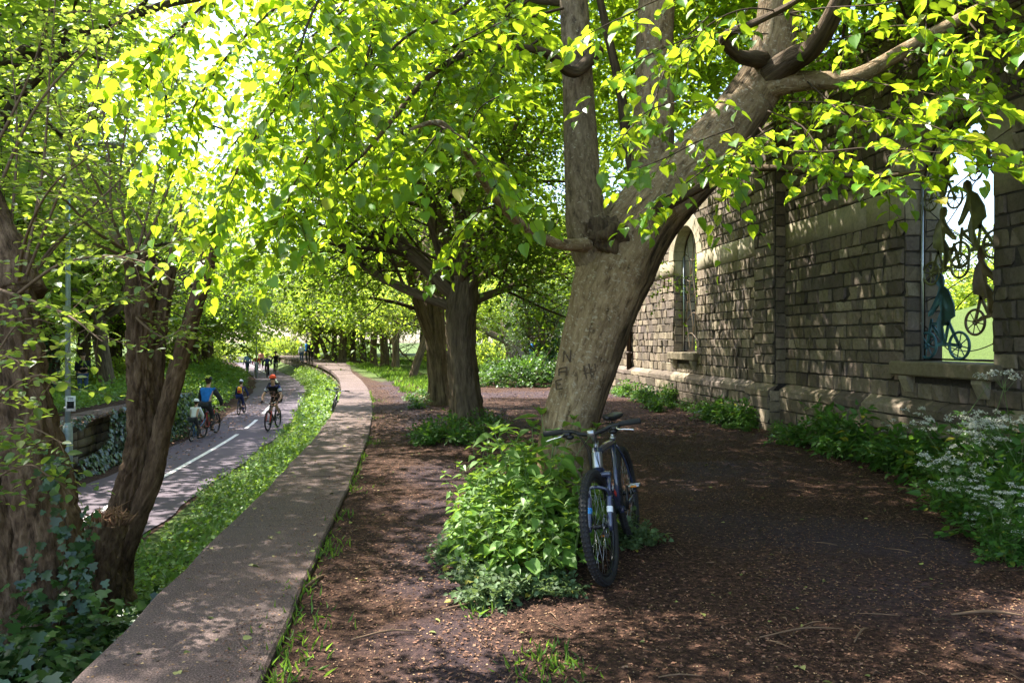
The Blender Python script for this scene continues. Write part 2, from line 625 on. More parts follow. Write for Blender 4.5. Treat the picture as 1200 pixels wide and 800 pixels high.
# region mask: x bare trodden earth, y grass, z verge soil
grass = np.clip(sstep(8.3, 9.5, SS) + sstep(28, 40, YY) * sstep(1.6, 3.2, SS) * (1 - .6 * np.exp(-((YY - 23) / 4) ** 2)) + sstep(22, 34, YY) * np.exp(-((SS - .2) / .8) ** 2) * .75
                + (SS < -7.4) * .8 + ((SS > -3.6) & (SS < -1.4)) * 1.0, 0, 1)
hard = np.exp(-((SS - .25) / .55) ** 2) * .8 + np.exp(-((SS - 3.6) / 1.3) ** 2) * (YY < 9) * .7 + np.exp(-((YY - 21) / 2.2) ** 2) * (SS > 1.2) * .9
mb.add(np.stack([XX, YY, ZZ], -1), np.stack([i + j, i + j + 1, i + ns + j + 1, i + ns + j], -1).reshape(-1, 4), 0, np.stack([grass, np.clip(hard, 0, 1), np.zeros_like(grass)], -1))
t = NT('earth_and_grass')
mask = t.n('ShaderNodeAttribute', attribute_name='bk')
sep = t.n('ShaderNodeSeparateXYZ')
t.l(mask.outputs['Vector'], sep.inputs[0])
ob = t.coord(obj=True)
n1 = t.noise(ob, 1.1, 6, .65)
n2 = t.noise(ob, 26, 6, .7)
n3 = t.noise(ob, 95, 3, .7)
n4 = t.noise(ob, .55, 5, .6, .5)
mul = t.ramp(n2, [(.34, (.010, .005, .004)), (.5, (.040, .020, .014)), (.66, (.12, .062, .040))])
spk = t.ramp(n3, [(.55, (0, 0, 0)), (.72, (1, 1, 1))])
mul = t.mix(t.math('MULTIPLY', spk, .6), mul, (.20, .12, .065))
tar = t.ramp(n2, [(.3, (.030, .020, .024)), (.7, (.068, .047, .054))])
hm = t.math('ADD', t.math('MULTIPLY', n4, .9), t.math('MULTIPLY', sep.outputs[1], .30))
hm = t.ramp(hm, [(.56, (0, 0, 0)), (.72, (1, 1, 1))])
dirt = t.mix(t.math('MULTIPLY', hm, .85), mul, tar)
gr = t.ramp(n2, [(.3, (.035, .045, .012)), (.55, (.075, .115, .025)), (.8, (.15, .20, .05))])
gm = t.ramp(t.math('ADD', sep.outputs[0], t.math('MULTIPLY', t.math('SUBTRACT', n1, .5), .9)), [(.42, (0, 0, 0)), (.62, (1, 1, 1))])
hgt = t.math('ADD', n2, t.math('MULTIPLY', n3, .5))
t.bsdf(t.mix(gm, dirt, gr), .92, t.bump(hgt, .9, .03), spec=.15)
kind(mb.build('ground', t.m), 'structure', 'bare brown earth, grass banks and sunken trackbed')


def strip(name, s0, s1, y0, y1, z, m, dy=.6, s0f=None, s1f=None, cols=3, zf=None):
    yy = np.arange(y0, y1 + dy * .5, dy)
    a = np.array([(s0 if s0f is None else s0f(q)) for q in yy])
    b = np.array([(s1 if s1f is None else s1f(q)) for q in yy])
    mb = MB()
    g = np.linspace(0, 1, cols)[None, :]
    X = a[:, None] * (1 - g) + b[:, None] * g + curve(yy)[:, None]
    Y = np.broadcast_to(yy[:, None], X.shape)
    Z = np.full_like(X, z)
    n, k = X.shape
    i = np.arange(n - 1)[:, None] * k
    j = np.arange(k - 1)[None, :]
    mb.add(np.stack([X, Y, Z], -1), np.stack([i + j, i + j + 1, i + k + j + 1, i + k + j], -1).reshape(-1, 4))
    return kind(mb.build(name, m), 'structure')


t = NT('cycle_path_asphalt')
ob = t.coord(obj=True)
a1, a2, a3 = t.noise(ob, .8, 5, .6), t.noise(ob, 60, 4, .7), t.noise(ob, 4, 6, .7)
c = t.ramp(a2, [(.3, (.060, .046, .060)), (.7, (.110, .086, .106))])
c = t.mix(t.math('MULTIPLY', t.ramp(a3, [(.45, (0, 0, 0)), (.75, (1, 1, 1))]), .35), c, (.10, .075, .08))
c = t.mix(t.math('MULTIPLY', a1, .3), c, (.125, .098, .116))
t.bsdf(c, .85, t.bump(a2, .4, .006), spec=.25)
M['asphalt'] = t.m
wig = lambda q: .05 * math.sin(q * 1.3) + .03 * math.sin(q * 3.7)
strip('cycle_path', 0, 0, -6, 170, -1.15, M['asphalt'], .5, lambda q: -6.1 + wig(q) + path_off(q), lambda q: path_right(q) + wig(q + 9), cols=6)
t = NT('worn_white_paint')
ob = t.coord(obj=True)
w1 = t.noise(ob, 30, 6, .75)
t.bsdf(t.mix(t.ramp(w1, [(.48, (0, 0, 0)), (.66, (1, 1, 1))]), (.74, .71, .68), (.30, .25, .26)), .7, spec=.3)
M['paint_line'] = t.m
# the centre line: dashes that run together near the bend
mb = MB()
for y0, y1 in ((3, 6.2), (7.4, 10.6), (11.1, 14.85), (15.0, 22.2), (23.4, 26), (28, 60), (62, 100)):
    yy = np.arange(y0, y1 + .01, min(.5, (y1 - y0) / 6))
    cx = -4.92 + path_off(yy) + .2 * sstep(24, 45, yy) + curve(yy)
    V = np.stack([np.stack([cx - .055, yy, np.full_like(yy, -1.145)], -1), np.stack([cx + .055, yy, np.full_like(yy, -1.145)], -1)], 1).reshape(-1, 3)
    k = np.arange(len(yy) - 1)[:, None] * 2
    mb.add(V, np.hstack([k, k + 1, k + 3, k + 2]))
kind(mb.build('path_centre_line', M['paint_line']), 'structure', 'worn white dashed line along the cycle path')

# paved coping of the old platform, cast in long bays
t = NT('platform_aggregate')
ob = t.coord(obj=True)
b1, b2, b3, b4 = t.noise(ob, .9, 5, .6), t.noise(ob, 120, 3, .7), t.noise(ob, 9, 6, .7), t.noise(ob, 34, 4, .7)
c = t.ramp(b2, [(.38, (.026, .015, .013)), (.50, (.085, .054, .047)), (.66, (.26, .18, .155))])
c = t.mix(t.math('MULTIPLY', t.ramp(b3, [(.45, (0, 0, 0)), (.72, (1, 1, 1))]), .5), c, (.050, .034, .030))
c = t.mix(t.math('MULTIPLY', t.ramp(b1, [(.4, (0, 0, 0)), (.7, (1, 1, 1))]), .35), c, (.125, .095, .09))
t.bsdf(c, .82, t.bump(t.math('ADD', b2, t.math('MULTIPLY', b4, .6)), .7, .008), spec=.3)
M['aggregate'] = t.m
mb = MB()
y = -3.0
while y < 96:
    ln = rnd.uniform(2.2, 3.4)
    k = max(2, int(ln / .5) + 1)
    yy = np.linspace(y, y + ln - .018, k)
    c0 = curve(yy)
    dz = rnd.uniform(-.004, .004)
    wid = .0 + 1.4 * sstep(34, 56, yy)
    le = np.array([.012 * math.sin(q * 5.1) + .010 * math.sin(q * 13) for q in yy])
    sec = [(-1.52, -.13), (-1.52, .012), (-1.50, .03), (-.69, .03), (-.675, .015), (-.675, -.13)]
    V = np.stack([np.stack([(np.full(k, s_) + (le if q < 3 else le * .6 + wid)) + c0, yy, np.full(k, z_ + dz)], -1) for q, (s_, z_) in enumerate(sec)], 1)
    nse = len(sec)
    i = np.arange(k - 1)[:, None] * nse
    j = np.arange(nse)[None, :]
    mb.add(V.reshape(-1, 3), np.stack([i + j, i + (j + 1) % nse, i + nse + (j + 1) % nse, i + nse + j], -1).reshape(-1, 4))
    mb.loops += [np.arange(nse) + mb.n - nse * k, np.arange(nse)[::-1] + mb.n - nse]
    mb.sizes.append(np.array([nse, nse]))
    mb.mi.append(np.array([0, 0]))
    y += ln
kind(mb.build('platform_pavement', M['aggregate'], smooth=False), 'structure', 'speckled brown paved edge of the old railway platform')


# ------------------------------------------------------------------ stone work
def stonemat(name, cols, moss=.25, bump=.6):
    t = NT(name)
    g = t.n('ShaderNodeNewGeometry')
    ob = t.coord(obj=True)
    f1, f2, f3 = t.noise(ob, 2.2, 5, .65), t.noise(ob, 22, 6, .7), t.noise(ob, 90, 4, .7)
    c = t.ramp(g.outputs['Random Per Island'], [(q / (len(cols) - 1), k) for q, k in enumerate(cols)])
    c = t.mix(t.math('MULTIPLY', t.ramp(f2, [(.40, (0, 0, 0)), (.72, (1, 1, 1))]), .55), c, tuple(x * .45 for x in cols[0]))
    c = t.mix(t.math('MULTIPLY', t.ramp(f1, [(.48, (0, 0, 0)), (.66, (1, 1, 1))]), moss), c, (.075, .080, .035))
    c = t.mix(t.math('MULTIPLY', t.ramp(f3, [(.55, (0, 0, 0)), (.75, (1, 1, 1))]), .3), c, tuple(min(1, x * 1.7) for x in cols[-1]))
    f5 = t.noise(t.coord((1, .8, .22), obj=True), 1.6, 5, .65, .4)
    c = t.mix(t.math('MULTIPLY', t.ramp(f5, [(.48, (0, 0, 0)), (.68, (1, 1, 1))]), .42), c, (.035, .030, .024))
    t.bsdf(c, .9, t.bump(t.math('ADD', f2, t.math('MULTIPLY', f3, .6)), bump, .012), spec=.18)
    return t.m


M['stone'] = stonemat('pennant_rubble_stone', [(.10, .077, .060), (.20, .158, .115), (.145, .113, .10), (.27, .215, .15), (.115, .088, .072), (.185, .145, .095), (.33, .27, .19), (.20, .148, .12)])
M['stone_up'] = M['stone']
M['ashlar'] = stonemat('pale_dressed_stone', [(.30, .25, .17), (.37, .32, .22), (.33, .28, .20), (.41, .36, .26)], .15, .35)
M['sillstone'] = stonemat('weathered_sill_stone', [(.17, .135, .085), (.21, .17, .11), (.19, .15, .10)], .35, .5)
M['mortar'] = paint('dark_mortar', (.040, .032, .026), .95, var=.4, scale=25, bump=.5)


def blocks(mb, O, U, W, N, rects, depth=.035, nx=5, nz=4, mat=0, gap=.008, rough=1.0):
    """rock-faced stones: rects (u0,u1,w0,w1) on the plane O + u U + w W with outward normal N"""
    O, U, W, N = (np.asarray(q, float) for q in (O, U, W, N))
    gx = np.linspace(0, 1, nx)
    gz = np.linspace(0, 1, nz)
    base = np.arange(nx * nz).reshape(nz, nx)
    F = np.stack([base[:-1, :-1], base[:-1, 1:], base[1:, 1:], base[1:, :-1]], -1).reshape(-1, 4)
    edge = np.zeros((nz, nx), bool)
    edge[0] = edge[-1] = True
    edge[:, 0] = edge[:, -1] = True
    for (u0, u1, w0, w1) in rects:
        a = np.array([u0 + gap, u1 - gap]) + rnd.uniform(-.004, .004)
        b = np.array([w0 + gap, w1 - gap]) + rnd.uniform(-.003, .003)
        uu = a[0] + (a[1] - a[0]) * gx[None, :] + np.zeros((nz, 1))
        ww = b[0] + (b[1] - b[0]) * gz[:, None] + np.zeros((1, nx))
        uu = uu + rng.normal(size=uu.shape) * np.where(edge, .004, .008)
        ww = ww + rng.normal(size=ww.shape) * np.where(edge, .004, .006)
        prj = depth * rnd.uniform(.55, 1.1)
        hh = np.where(edge, -.004, prj * (1 + rough * rng.normal(size=uu.shape) * .38))
        hh[1:-1, 1:-1] += rough * rnd.uniform(-.008, .008) * np.linspace(-1, 1, nx - 2)[None, :]
        # pull the inner ring towards the rim so that the arris is crisp
        uu[1:-1, 1] = uu[1:-1, 0] + min(.010, (a[1] - a[0]) * .1) + rng.normal(size=nz - 2) * .003
        uu[1:-1, -2] = uu[1:-1, -1] - min(.010, (a[1] - a[0]) * .1)
        ww[1, 1:-1] = b[0] + .009 + rng.normal(size=nx - 2) * .003
        ww[-2, 1:-1] = b[1] - .009 + rng.normal(size=nx - 2) * .003
        V = O + uu.reshape(-1, 1) * U + ww.reshape(-1, 1) * W + hh.reshape(-1, 1) * N
        mb.add(V, F, mat)


def courses(w0, w1, h, spans_of, lmin=.26, lmax=.56):
    """rows of stones between w0 and w1; spans_of(wlo, whi) -> list of (u0, u1) free intervals"""
    out, w = [], w0
    k = 0
    nrow = max(1, round((w1 - w0) / h))
    hs = np.array([rnd.uniform(.82, 1.2) for _ in range(nrow)])
    hs = hs / hs.sum() * (w1 - w0)
    for hh in hs:
        for (a, b) in spans_of(w, w + hh):
            u = a
            if b - a < .06:
                continue
            while u < b - 1e-6:
                ln = rnd.uniform(lmin, lmax) * (1.25 if rnd.random() < .15 else 1)
                e = u + ln
                if b - e < lmin * .6:
                    e = b
                out.append((u, e, w, w + hh))
                u = e
        w += hh
        k += 1
    return out


WX = 6.5            # face of the station wall
WY0, WY1, WTOP = -4.0, 23.4, 6.1
WT = .55            # thickness
WINS = [(7.38, 8.88), (16.0, 17.5)]
SILL, SPR, RAD, AOUT = 1.29, 3.58, .75, .33
wall = thing('ruined_station_wall', 'tall dark rubble stone station wall with two arched window openings', 'wall', (WX, 10, 0))
wall_off = np.array([-WX, -10, 0.])


def local(mb):
    mb.v = [q + wall_off for q in mb.v]
    return mb


# core with real openings
mb = MB()
x0, x1 = WX, WX + WT


def yzbox(mb, ya, yb, za, zb, mat=0):
    box(mb, (x0, ya, za), (x1, yb, zb), mat)


cuts = [WY0] + [q for w in WINS for q in w] + [WY1]
for k in range(0, len(cuts), 2):
    yzbox(mb, cuts[k], cuts[k + 1], -.3, WTOP - .12)
for ya, yb in WINS:
    yzbox(mb, ya, yb, -.3, SILL - .2)
    yc = (ya + yb) / 2
    a = np.linspace(math.pi, 0, 19)
    py_, pz_ = yc + RAD * np.cos(a), SPR + RAD * np.sin(a)
    V = []
    for X in (x0, x1):
        V += [(X, py_[q], pz_[q]) for q in range(19)] + [(X, py_[q], WTOP - .12) for q in range(19)]
    f = []
    for q in range(18):
        f += [[q, q + 1, 19 + q + 1, 19 + q], [38 + q, 57 + q, 57 + q + 1, 38 + q + 1], [q, 38 + q, 38 + q + 1, q + 1], [19 + q, 19 + q + 1, 57 + q + 1, 57 + q]]
    mb.add(V, np.array(f))
local(mb).build('mortar_core', M['mortar'], wall, smooth=False)

PIL0, PIL1 = 12.0, 12.77    # pilaster


def spans(wlo, whi, lo=WY0 + .02, hi=WY1 - .02, ring_=True):
    bl = [(PIL0 - .0, PIL1 + .0)]
    for ya, yb in WINS:
        yc = (ya + yb) / 2
        if whi > SILL - .2 and wlo < SPR:
            bl.append((ya - .0, yb + .0))
        elif wlo >= SPR - 1e-6 and wlo < SPR + RAD + AOUT:
            zz = max(0.0, wlo - SPR)
            r = math.sqrt(max(0, (RAD + AOUT - .05) ** 2 - zz * zz))
            if r > 0:
                bl.append((yc - r, yc + r))
    bl.sort()
    out, u = [], lo
    for a, b in bl:
        if a > u:
            out.append((u, a))
        u = max(u, b)
    if u < hi:
        out.append((u, hi))
    return out


BAND0, BAND1 = 3.18, 3.60
mb = MB()
rects = courses(.80, BAND0, .205, spans, .17, .42) + courses(BAND1, WTOP - .14, .20, spans, .2, .5)
blocks(mb, (WX, 0, 0), (0, 1, 0), (0, 0, 1), (-1, 0, 0), rects, .024, 6, 4, 0, .009, 1.5)
# jamb stones on the far and near reveals
for ya, yb in WINS:
    for yj, nn in ((yb, -1), (ya, 1)):
        rj = []
        for (a_, b_, w0, w1) in courses(SILL, BAND0, .2, lambda p, q: [(.0, WT)], .55, .56):
            m_ = rnd.uniform(.2, .36)
            rj += [(0, m_, w0, w1), (m_, WT, w0, w1)]
        blocks(mb, (WX, yj, 0), (1, 0, 0), (0, 0, 1), (0, nn, 0), rj, .022)
# pilaster
PX = WX - .2
blocks(mb, (PX, 0, 0), (0, 1, 0), (0, 0, 1), (-1, 0, 0), courses(.80, WTOP - .14, .2, lambda p, q: [(PIL0 + .01, PIL1 - .01)], .24, .5), .03)
blocks(mb, (0, PIL0, 0), (1, 0, 0), (0, 0, 1), (0, -1, 0), courses(.80, WTOP - .14, .2, lambda p, q: [(PX + .01, WX + .01)], .2, .3), .02)
blocks(mb, (0, PIL1, 0), (1, 0, 0), (0, 0, 1), (0, 1, 0), courses(.80, WTOP - .14, .4, lambda p, q: [(PX + .01, WX + .01)], .2, .3), .02)
local(mb).build('rubble_stonework', [M['stone']], wall, smooth=False)
mb = MB()
box(mb, (PX, PIL0 + .003, -.2), (WX - .002, PIL1 - .003, WTOP - .15))
local(mb).build('pilaster_core', M['mortar'], wall, smooth=False)
# plinth: projecting base with a sloped weathering
mb = MB()
QX = WX - .13


def pl_rows(off, lo, hi, mb):
    blocks(mb, (QX - off, 0, 0), (0, 1, 0), (0, 0, 1), (-1, 0, 0), courses(-.12, .58, .23, lambda p, q: [(lo, hi)], .4, .8), .035)
    u = lo
    while u < hi - .02:
        e = u + rnd.uniform(.6, 1.15)
        if hi - e < .4:
            e = hi
        g = np.linspace(u + .004, e - .004, 6)
        sec = [(QX - off - .03, .585), (QX - off - .035, .60), (QX - off - .03, .685), (QX - off + .0, .72), (WX - off * 1.0 - .01, .80), (WX - off + .03, .80)]
        V = np.array([[(sx + rnd.uniform(-.006, .006), q, sz + rnd.uniform(-.008, .008)) for sx, sz in sec] for q in g])
        k = len(sec)
        i = np.arange(5)[:, None] * k
        j = np.arange(k - 1)[None, :]
        mb.add(V.reshape(-1, 3), np.stack([i + j, i + j + 1, i + k + j + 1, i + k + j], -1).reshape(-1, 4))
        for row in (V[0], V[-1]):
            mb.add(row, [list(range(k))])
        u = e


pl_rows(0, WY0 + .02, PIL0 - .05, mb)
pl_rows(0, PIL1 + .05, WY1 - .02, mb)
pl_rows(.2, PIL0 - .06, PIL1 + .06, mb)
for yq, nn in ((PIL0 - .06, -1), (PIL1 + .06, 1)):
    blocks(mb, (0, yq, 0), (1, 0, 0), (0, 0, 1), (0, nn, 0), courses(-.12, .70, .23, lambda p, q: [(QX - .21, QX + .01)], .3, .4), .02)
local(mb).build('plinth_stonework', M['stone'], wall, smooth=False)
mb = MB()
box(mb, (QX + .002, WY0 + .01, -.3), (WX - .003, PIL0 - .07, .66))
box(mb, (QX + .002, PIL1 + .07, -.3), (WX - .003, WY1 - .01, .66))
box(mb, (QX - .198, PIL0 - .055, -.3), (WX - .006, PIL1 + .055, .69))
local(mb).build('plinth_core', M['mortar'], wall, smooth=False)
# pale dressed band
mb = MB()
rb = []
for a, b in spans(2.0, 2.2):
    u = a
    while u < b - .01:
        e = u + rnd.uniform(.75, 1.3)
        if b - e < .45:
            e = b
        rb.append((u, e, BAND0, BAND1))
        u = e
blocks(mb, (WX, 0, 0), (0, 1, 0), (0, 0, 1), (-1, 0, 0), rb, .022, 7, 5, 0, .004, .18)
for ya, yb in WINS:
    for yj, nn in ((yb, -1), (ya, 1)):
        blocks(mb, (WX, yj, 0), (1, 0, 0), (0, 0, 1), (0, nn, 0), [(0, .3, BAND0, SPR), (.3, WT, BAND0, SPR)], .012, 5, 5, 0, .004, .15)
local(mb).build('pale_band_course', M['ashlar'], wall)
# arches of pale voussoirs
for ya, yb in WINS:
    mb = MB()
    yc = (ya + yb) / 2
    nv = 11
    for q in range(nv):
        a0, a1 = math.pi * q / nv + .006, math.pi * (q + 1) / nv - .006
        aa = np.linspace(a0, a1, 5)
        ro = RAD + AOUT + rnd.uniform(-.012, .012)
        ri = RAD - .016
        xf, xb = WX - .03 + rnd.uniform(-.006, .006), WX + WT - .02
        sec = [(xb, ri), (xf + .015, ri), (xf, ri + .02), (xf, ro - .015), (xf + .02, ro), (WX + .05, ro)]
        V = np.array([[(sx, yc + sr * math.cos(a), SPR + sr * math.sin(a)) for sx, sr in sec] for a in aa])
        k = len(sec)
        i = np.arange(4)[:, None] * k
        j = np.arange(k - 1)[None, :]
        mb.add(V.reshape(-1, 3), np.stack([i + j, i + j + 1, i + k + j + 1, i + k + j], -1).reshape(-1, 4))
        for row in (V[0], V[-1]):
            mb.add(row, [list(range(k))])
    local(mb).build('window_arch', M['ashlar'], wall, smooth=False)
    mb = MB()
    box(mb, (WX - .15, ya - .13, SILL - .185), (WX + WT + .04, yb + .13, SILL - .002), 0, .02)
    sl = local(mb).build('window_sill', M['sillstone'], wall, smooth=False)
    for yq in (ya + .12, yb - .12):
        mb = MB()
        V = [(WX + .01, yq - .08, SILL - .187), (WX - .12, yq - .08, SILL - .187), (WX - .12, yq - .08, SILL - .23), (WX - .035, yq - .08, SILL - .40), (WX + .01, yq - .08, SILL - .40)]
        V += [(a, b + .16, c) for a, b, c in V]
        mb.add(V, [[0, 1, 2, 3, 4], [9, 8, 7, 6, 5]] + [[q, (q + 1) % 5, 5 + (q + 1) % 5, 5 + q] for q in range(5)])
        local(mb).build('corbel', M['ashlar'], sl, smooth=False)
# rough coping
mb = MB()
u = WY0
while u < WY1:
    e = min(WY1, u + rnd.uniform(.7, 1.2))
    box(mb, (WX - .07, u + .004, WTOP - .12), (WX + WT + .06, e - .004, WTOP + rnd.uniform(-.01, .02)), 0, .02)
    u = e
local(mb).build('coping', M['sillstone'], wall, smooth=False)

# ------------------------------------------------------------------ metal screens in the windows
M['iron'] = paint('dark_iron', (.045, .030, .022), .5, .7, var=.4, bump=.2)
M['iron_blue'] = paint('blue_painted_metal', (.04, .11, .135), .5, .2, var=.5, scale=7)
M['iron_olive'] = paint('olive_painted_metal', (.13, .125, .04), .5, .2, var=.6, scale=6)
M['iron_brown'] = paint('brown_painted_metal', (.12, .08, .045), .55, .2, var=.5, scale=6)
M['steel'] = paint('galvanised_steel', (.42, .44, .45), .38, .8, var=.15)


def plate(mb, pts, th=.012, mat=0):
    """flat cut-out: outline pts (u,w) in the y,z plane with a real thickness in x"""
    n = len(pts)
    V = [(-th / 2, a, b) for a, b in pts] + [(th / 2, a, b) for a, b in pts]
    mb.add(V, [list(range(n)), list(range(2 * n - 1, n - 1, -1))] + [[q, (q + 1) % n, n + (q + 1) % n, n + q] for q in range(n)], mat)


def cutout_rider(mb, cy, cz, k, flip=1, lean=.0):
    """a flat cut-out figure riding a bicycle, about 1.05 k high"""
    def T(u, w):
        c, s = math.cos(lean), math.sin(lean)
        return (cy + flip * k * (u * c - w * s), cz + k * (u * s + w * c))
    for wu in (-.27, .27):
        a, b = T(wu, .17)
        ring(mb, (0, a, b), (1, 0, 0), .16 * k, .017 * k, 26, 6)
        ring(mb, (0, a, b), (1, 0, 0), .03 * k, .014 * k, 10, 5)
        for q in range(8):
            an = q * math.pi / 4 + .2
            tube(mb, [(0, a + .02 * k * math.cos(an), b + .02 * k * math.sin(an)), (0, a + .15 * k * math.cos(an), b + .15 * k * math.sin(an))], .008 * k, 4)

    def bar(p, q, w=.02):
        p, q = np.array(p), np.array(q)
        nn = unit(np.array([-(q - p)[1], (q - p)[0]])) * w
        plate(mb, [T(*(p + nn)), T(*(q + nn)), T(*(q - nn)), T(*(p - nn))], .014)
    bar((-.27, .17), (-.03, .19)); bar((-.03, .19), (.18, .42)); bar((-.27, .17), (-.10, .45)); bar((-.10, .43), (.19, .44)); bar((.27, .17), (.19, .50)); bar((-.03, .19), (-.12, .52))
    body = [(-.20, .52), (-.19, .66), (-.10, .84), (-.02, .90), (-.03, .95), (-.01, 1.02), (.04, 1.06), (.10, 1.04), (.12, .98), (.10, .92), (.06, .89), (.09, .80), (.21, .62), (.25, .58), (.24, .53), (.18, .55), (.05, .68),
            (.03, .60), (.10, .47), (.09, .36), (.02, .22), (.09, .20), (.08, .16), (-.06, .16), (-.03, .28), (.0, .40), (-.07, .46)]
    plate(mb, [T(*q) for q in body], .016)


for w, (ya, yb) in enumerate(WINS):
    gx = WX + .26
    scr = thing('window_screen', ['iron screen with flat cut-out cyclists filling the arched window with the larger sill',
                                  'rusty iron screen of wavy bars filling the narrow-looking arched window behind the leaning trunk'][w], 'screen', (gx, (ya + yb) / 2, SILL))
    off = np.array([0, -(ya + yb) / 2, 0.])
    yc, hw = 0.0, (yb - ya) / 2 - .03
    mb = MB()
    H = SPR - SILL
    a = np.linspace(0, math.pi, 15)
    loop = [(0, hw, .012)] + [(0, hw * math.cos(q), H + (RAD - .03) * math.sin(q)) for q in a] + [(0, -hw, .012)]
    tube(mb, loop, .016, 6)
    tube(mb, [(0, -hw, .03), (0, hw, .03)], .014, 6)
    mb.build('screen_frame', M['iron'], scr)
    mb = MB()
    tube(mb, [(-.03, hw - .005, .02), (-.03, hw - .005, H + .1)], .017, 8)
    for q in (.5, 1.35, 2.1):
        tube(mb, [(-.03, hw - .01, q), (-.03, hw + .028, q)], .02, 6)
    mb.build('hinge_post', M['steel'], scr)
    mb = MB()
    if w == 0:
        for q in range(13):
            z0 = .08 + q * .235
            z = np.linspace(hw, -hw, 7)
            tube(mb, [(.012, u, min(max(z0 + .28 * math.sin((u + q) * 2.2) + (hw - u) * (.35 if q % 2 else -.2), .04), H + .98 * math.sqrt(max((RAD - .05) ** 2 - u * u, 0)))) for u in z], .007, 5, sub=4)
        mb.build('curved_rods', M['iron'], scr)
        spec = [(.36, .03, 1.05, 1, 0, 'iron_blue'), (.30, 1.02, .92, -1, .1, 'iron_olive'), (-.22, 1.20, 1.0, 1, -.12, 'iron_olive'), (-.47, .40, .95, -1, .25, 'iron_brown'), (.38, 1.95, .80, 1, .1, 'iron_olive'), (-.36, 2.20, .62, -1, .0, 'iron_brown')]
        for (cy, cz, k, fl, le, mm) in spec:
            mb = MB()
            cutout_rider(mb, cy, cz, k, fl, le)
            kx = mb.build('cutout_cyclist', M[mm], scr)
            kx.location.x = -.012
    else:
        for q in range(8):
            u0 = -hw + (q + .5) * 2 * hw / 8
            top = H + math.sqrt(max((RAD - .06) ** 2 - u0 * u0, 0))
            zz = np.linspace(.02, top, 9)
            tube(mb, [(.0, max(-hw, min(hw, u0 + .13 * math.sin(z_ * 3.1 + q * 1.9))), z_) for z_ in zz], .014, 5, sub=3)
        for q in range(5):
            z0 = .35 + q * .5
            tube(mb, [(.0, u, z0 + .12 * math.sin(u * 5 + q)) for u in np.linspace(-hw, hw, 7)], .010, 5, sub=2)
        mb.build('wavy_bars', M['iron_brown'], scr)

# downpipe at the far end of the wall
dp = thing('downpipe', 'black iron downpipe at the end of the stone wall', 'pipe', (WX - .1, 21.0, 0))
mb = MB()
tube(mb, [(0, 0, .72), (0, 0, 5.9)], .075, 10)
mb.build('pipe', M['iron'], dp)
for q in (1.2, 3.0, 4.8):
    mb = MB()
    lathe(mb, (0, 0, q), (0, 0, 1), [(-.05, .08), (-.045, .095), (.045, .095), (.05, .08)], 10)
    box(mb, (.02, -.13, -.03 + q), (.095, .13, .03 + q), 0)
    mb.build('pipe_bracket', M['iron'], dp)

# ------------------------------------------------------------------ the platform faces
def facewall(name, label, s, y0, y1, zlo, zhi, sgn, cap=False):
    th_ = thing(name, label, 'wall', (s + float(curve(y0)), y0, 0))
    o = np.array([-(s + float(curve(y0))), -y0, 0.])
    mb = MB()
    yy = np.arange(y0, y1 + .01, 1.0)
    for k in range(len(yy) - 1):
        p0 = np.array([s + float(curve(yy[k])), yy[k], 0.]) + o
        p1 = np.array([s + float(curve(yy[k + 1])), yy[k + 1], 0.]) + o
        U = unit(p1 - p0)
        L = np.linalg.norm(p1 - p0)
        N = np.array([-U[1], U[0], 0]) * sgn
        blocks(mb, p0, U, (0, 0, 1), N, courses(zlo, zhi, .2, lambda p, q: [(0, L)], .3, .55), .03, 4, 4)
    mb.build('stone_face', M['stone'], th_)
    mb = MB()
    k = len(yy)
    xs = s + curve(yy) + o[0]
    for d0, d1 in ((0, .25),):
        V = np.stack([np.stack([xs - sgn * -.0, yy + o[1], np.full(k, zlo)], -1), np.stack([xs, yy + o[1], np.full(k, zhi)], -1), np.stack([xs + sgn * .3, yy + o[1], np.full(k, zhi)], -1)], 1)
        i = np.arange(k - 1)[:, None] * 3
        j = np.arange(2)[None, :]
        mb.add(V.reshape(-1, 3), np.stack([i + j, i + j + 1, i + 3 + j + 1, i + 3 + j], -1).reshape(-1, 4))
    mb.build('mortar_core', M['mortar'], th_, smooth=False)
    return th_


facewall('platform_face_wall', 'low stone face under the paved platform edge', -1.40, -3, 80, -1.1, -.14, 1)
opw = facewall('platform_face_wall', 'ivy-grown stone face of the platform across the cycle path', -6.66, 2, 23, -1.2, -.09, -1)
mb = MB()
y = 2.0
while y < 23:
    e = y + rnd.uniform(.8, 1.5)
    box(mb, (-.55, y - 2 + .005, -.085), (.06, min(e, 23.0) - 2 - .005, .0 + rnd.uniform(-.02, .01)), 0, .015)
    y = e
mb.build('coping_slabs', M['aggregate'], opw, smooth=False)


# ================================================================== trees
def rebase(mb, o):
    o = np.asarray(o, float)
    mb.v = [q - o for q in mb.v]
    return mb


def trunk_with_flare(mb, pts, rad, n=24, mat=0, sub=6, rough=.06, flare=.35, lobes=6, seed=0.0, freq=2.2, hgt=.55, ridge=0.0, rf=9.0):
    """trunk whose foot spreads into root lobes"""
    pts, rad = catmull(pts, rad, sub)
    k0 = mb.n
    tube(mb, pts, rad, n, mat, 1, rough, freq, True, seed, .03, ridge, rf)
    V = mb.v[-1]
    ln = np.concatenate([[0], np.cumsum(np.linalg.norm(np.diff(pts, axis=0), axis=1))])
    for i in range(len(pts)):
        f = flare * math.exp(-ln[i] / hgt * 1.6)
        if f < .01:
            continue
        for j in range(n):
            th = 2 * math.pi * j / n
            k = 1 + f * (.55 + .45 * math.sin(th * lobes + seed) + .25 * math.sin(th * (lobes - 3) + seed * 2))
            V[i * n + j] = pts[i] + (V[i * n + j] - pts[i]) * np.array([k, k, 1])


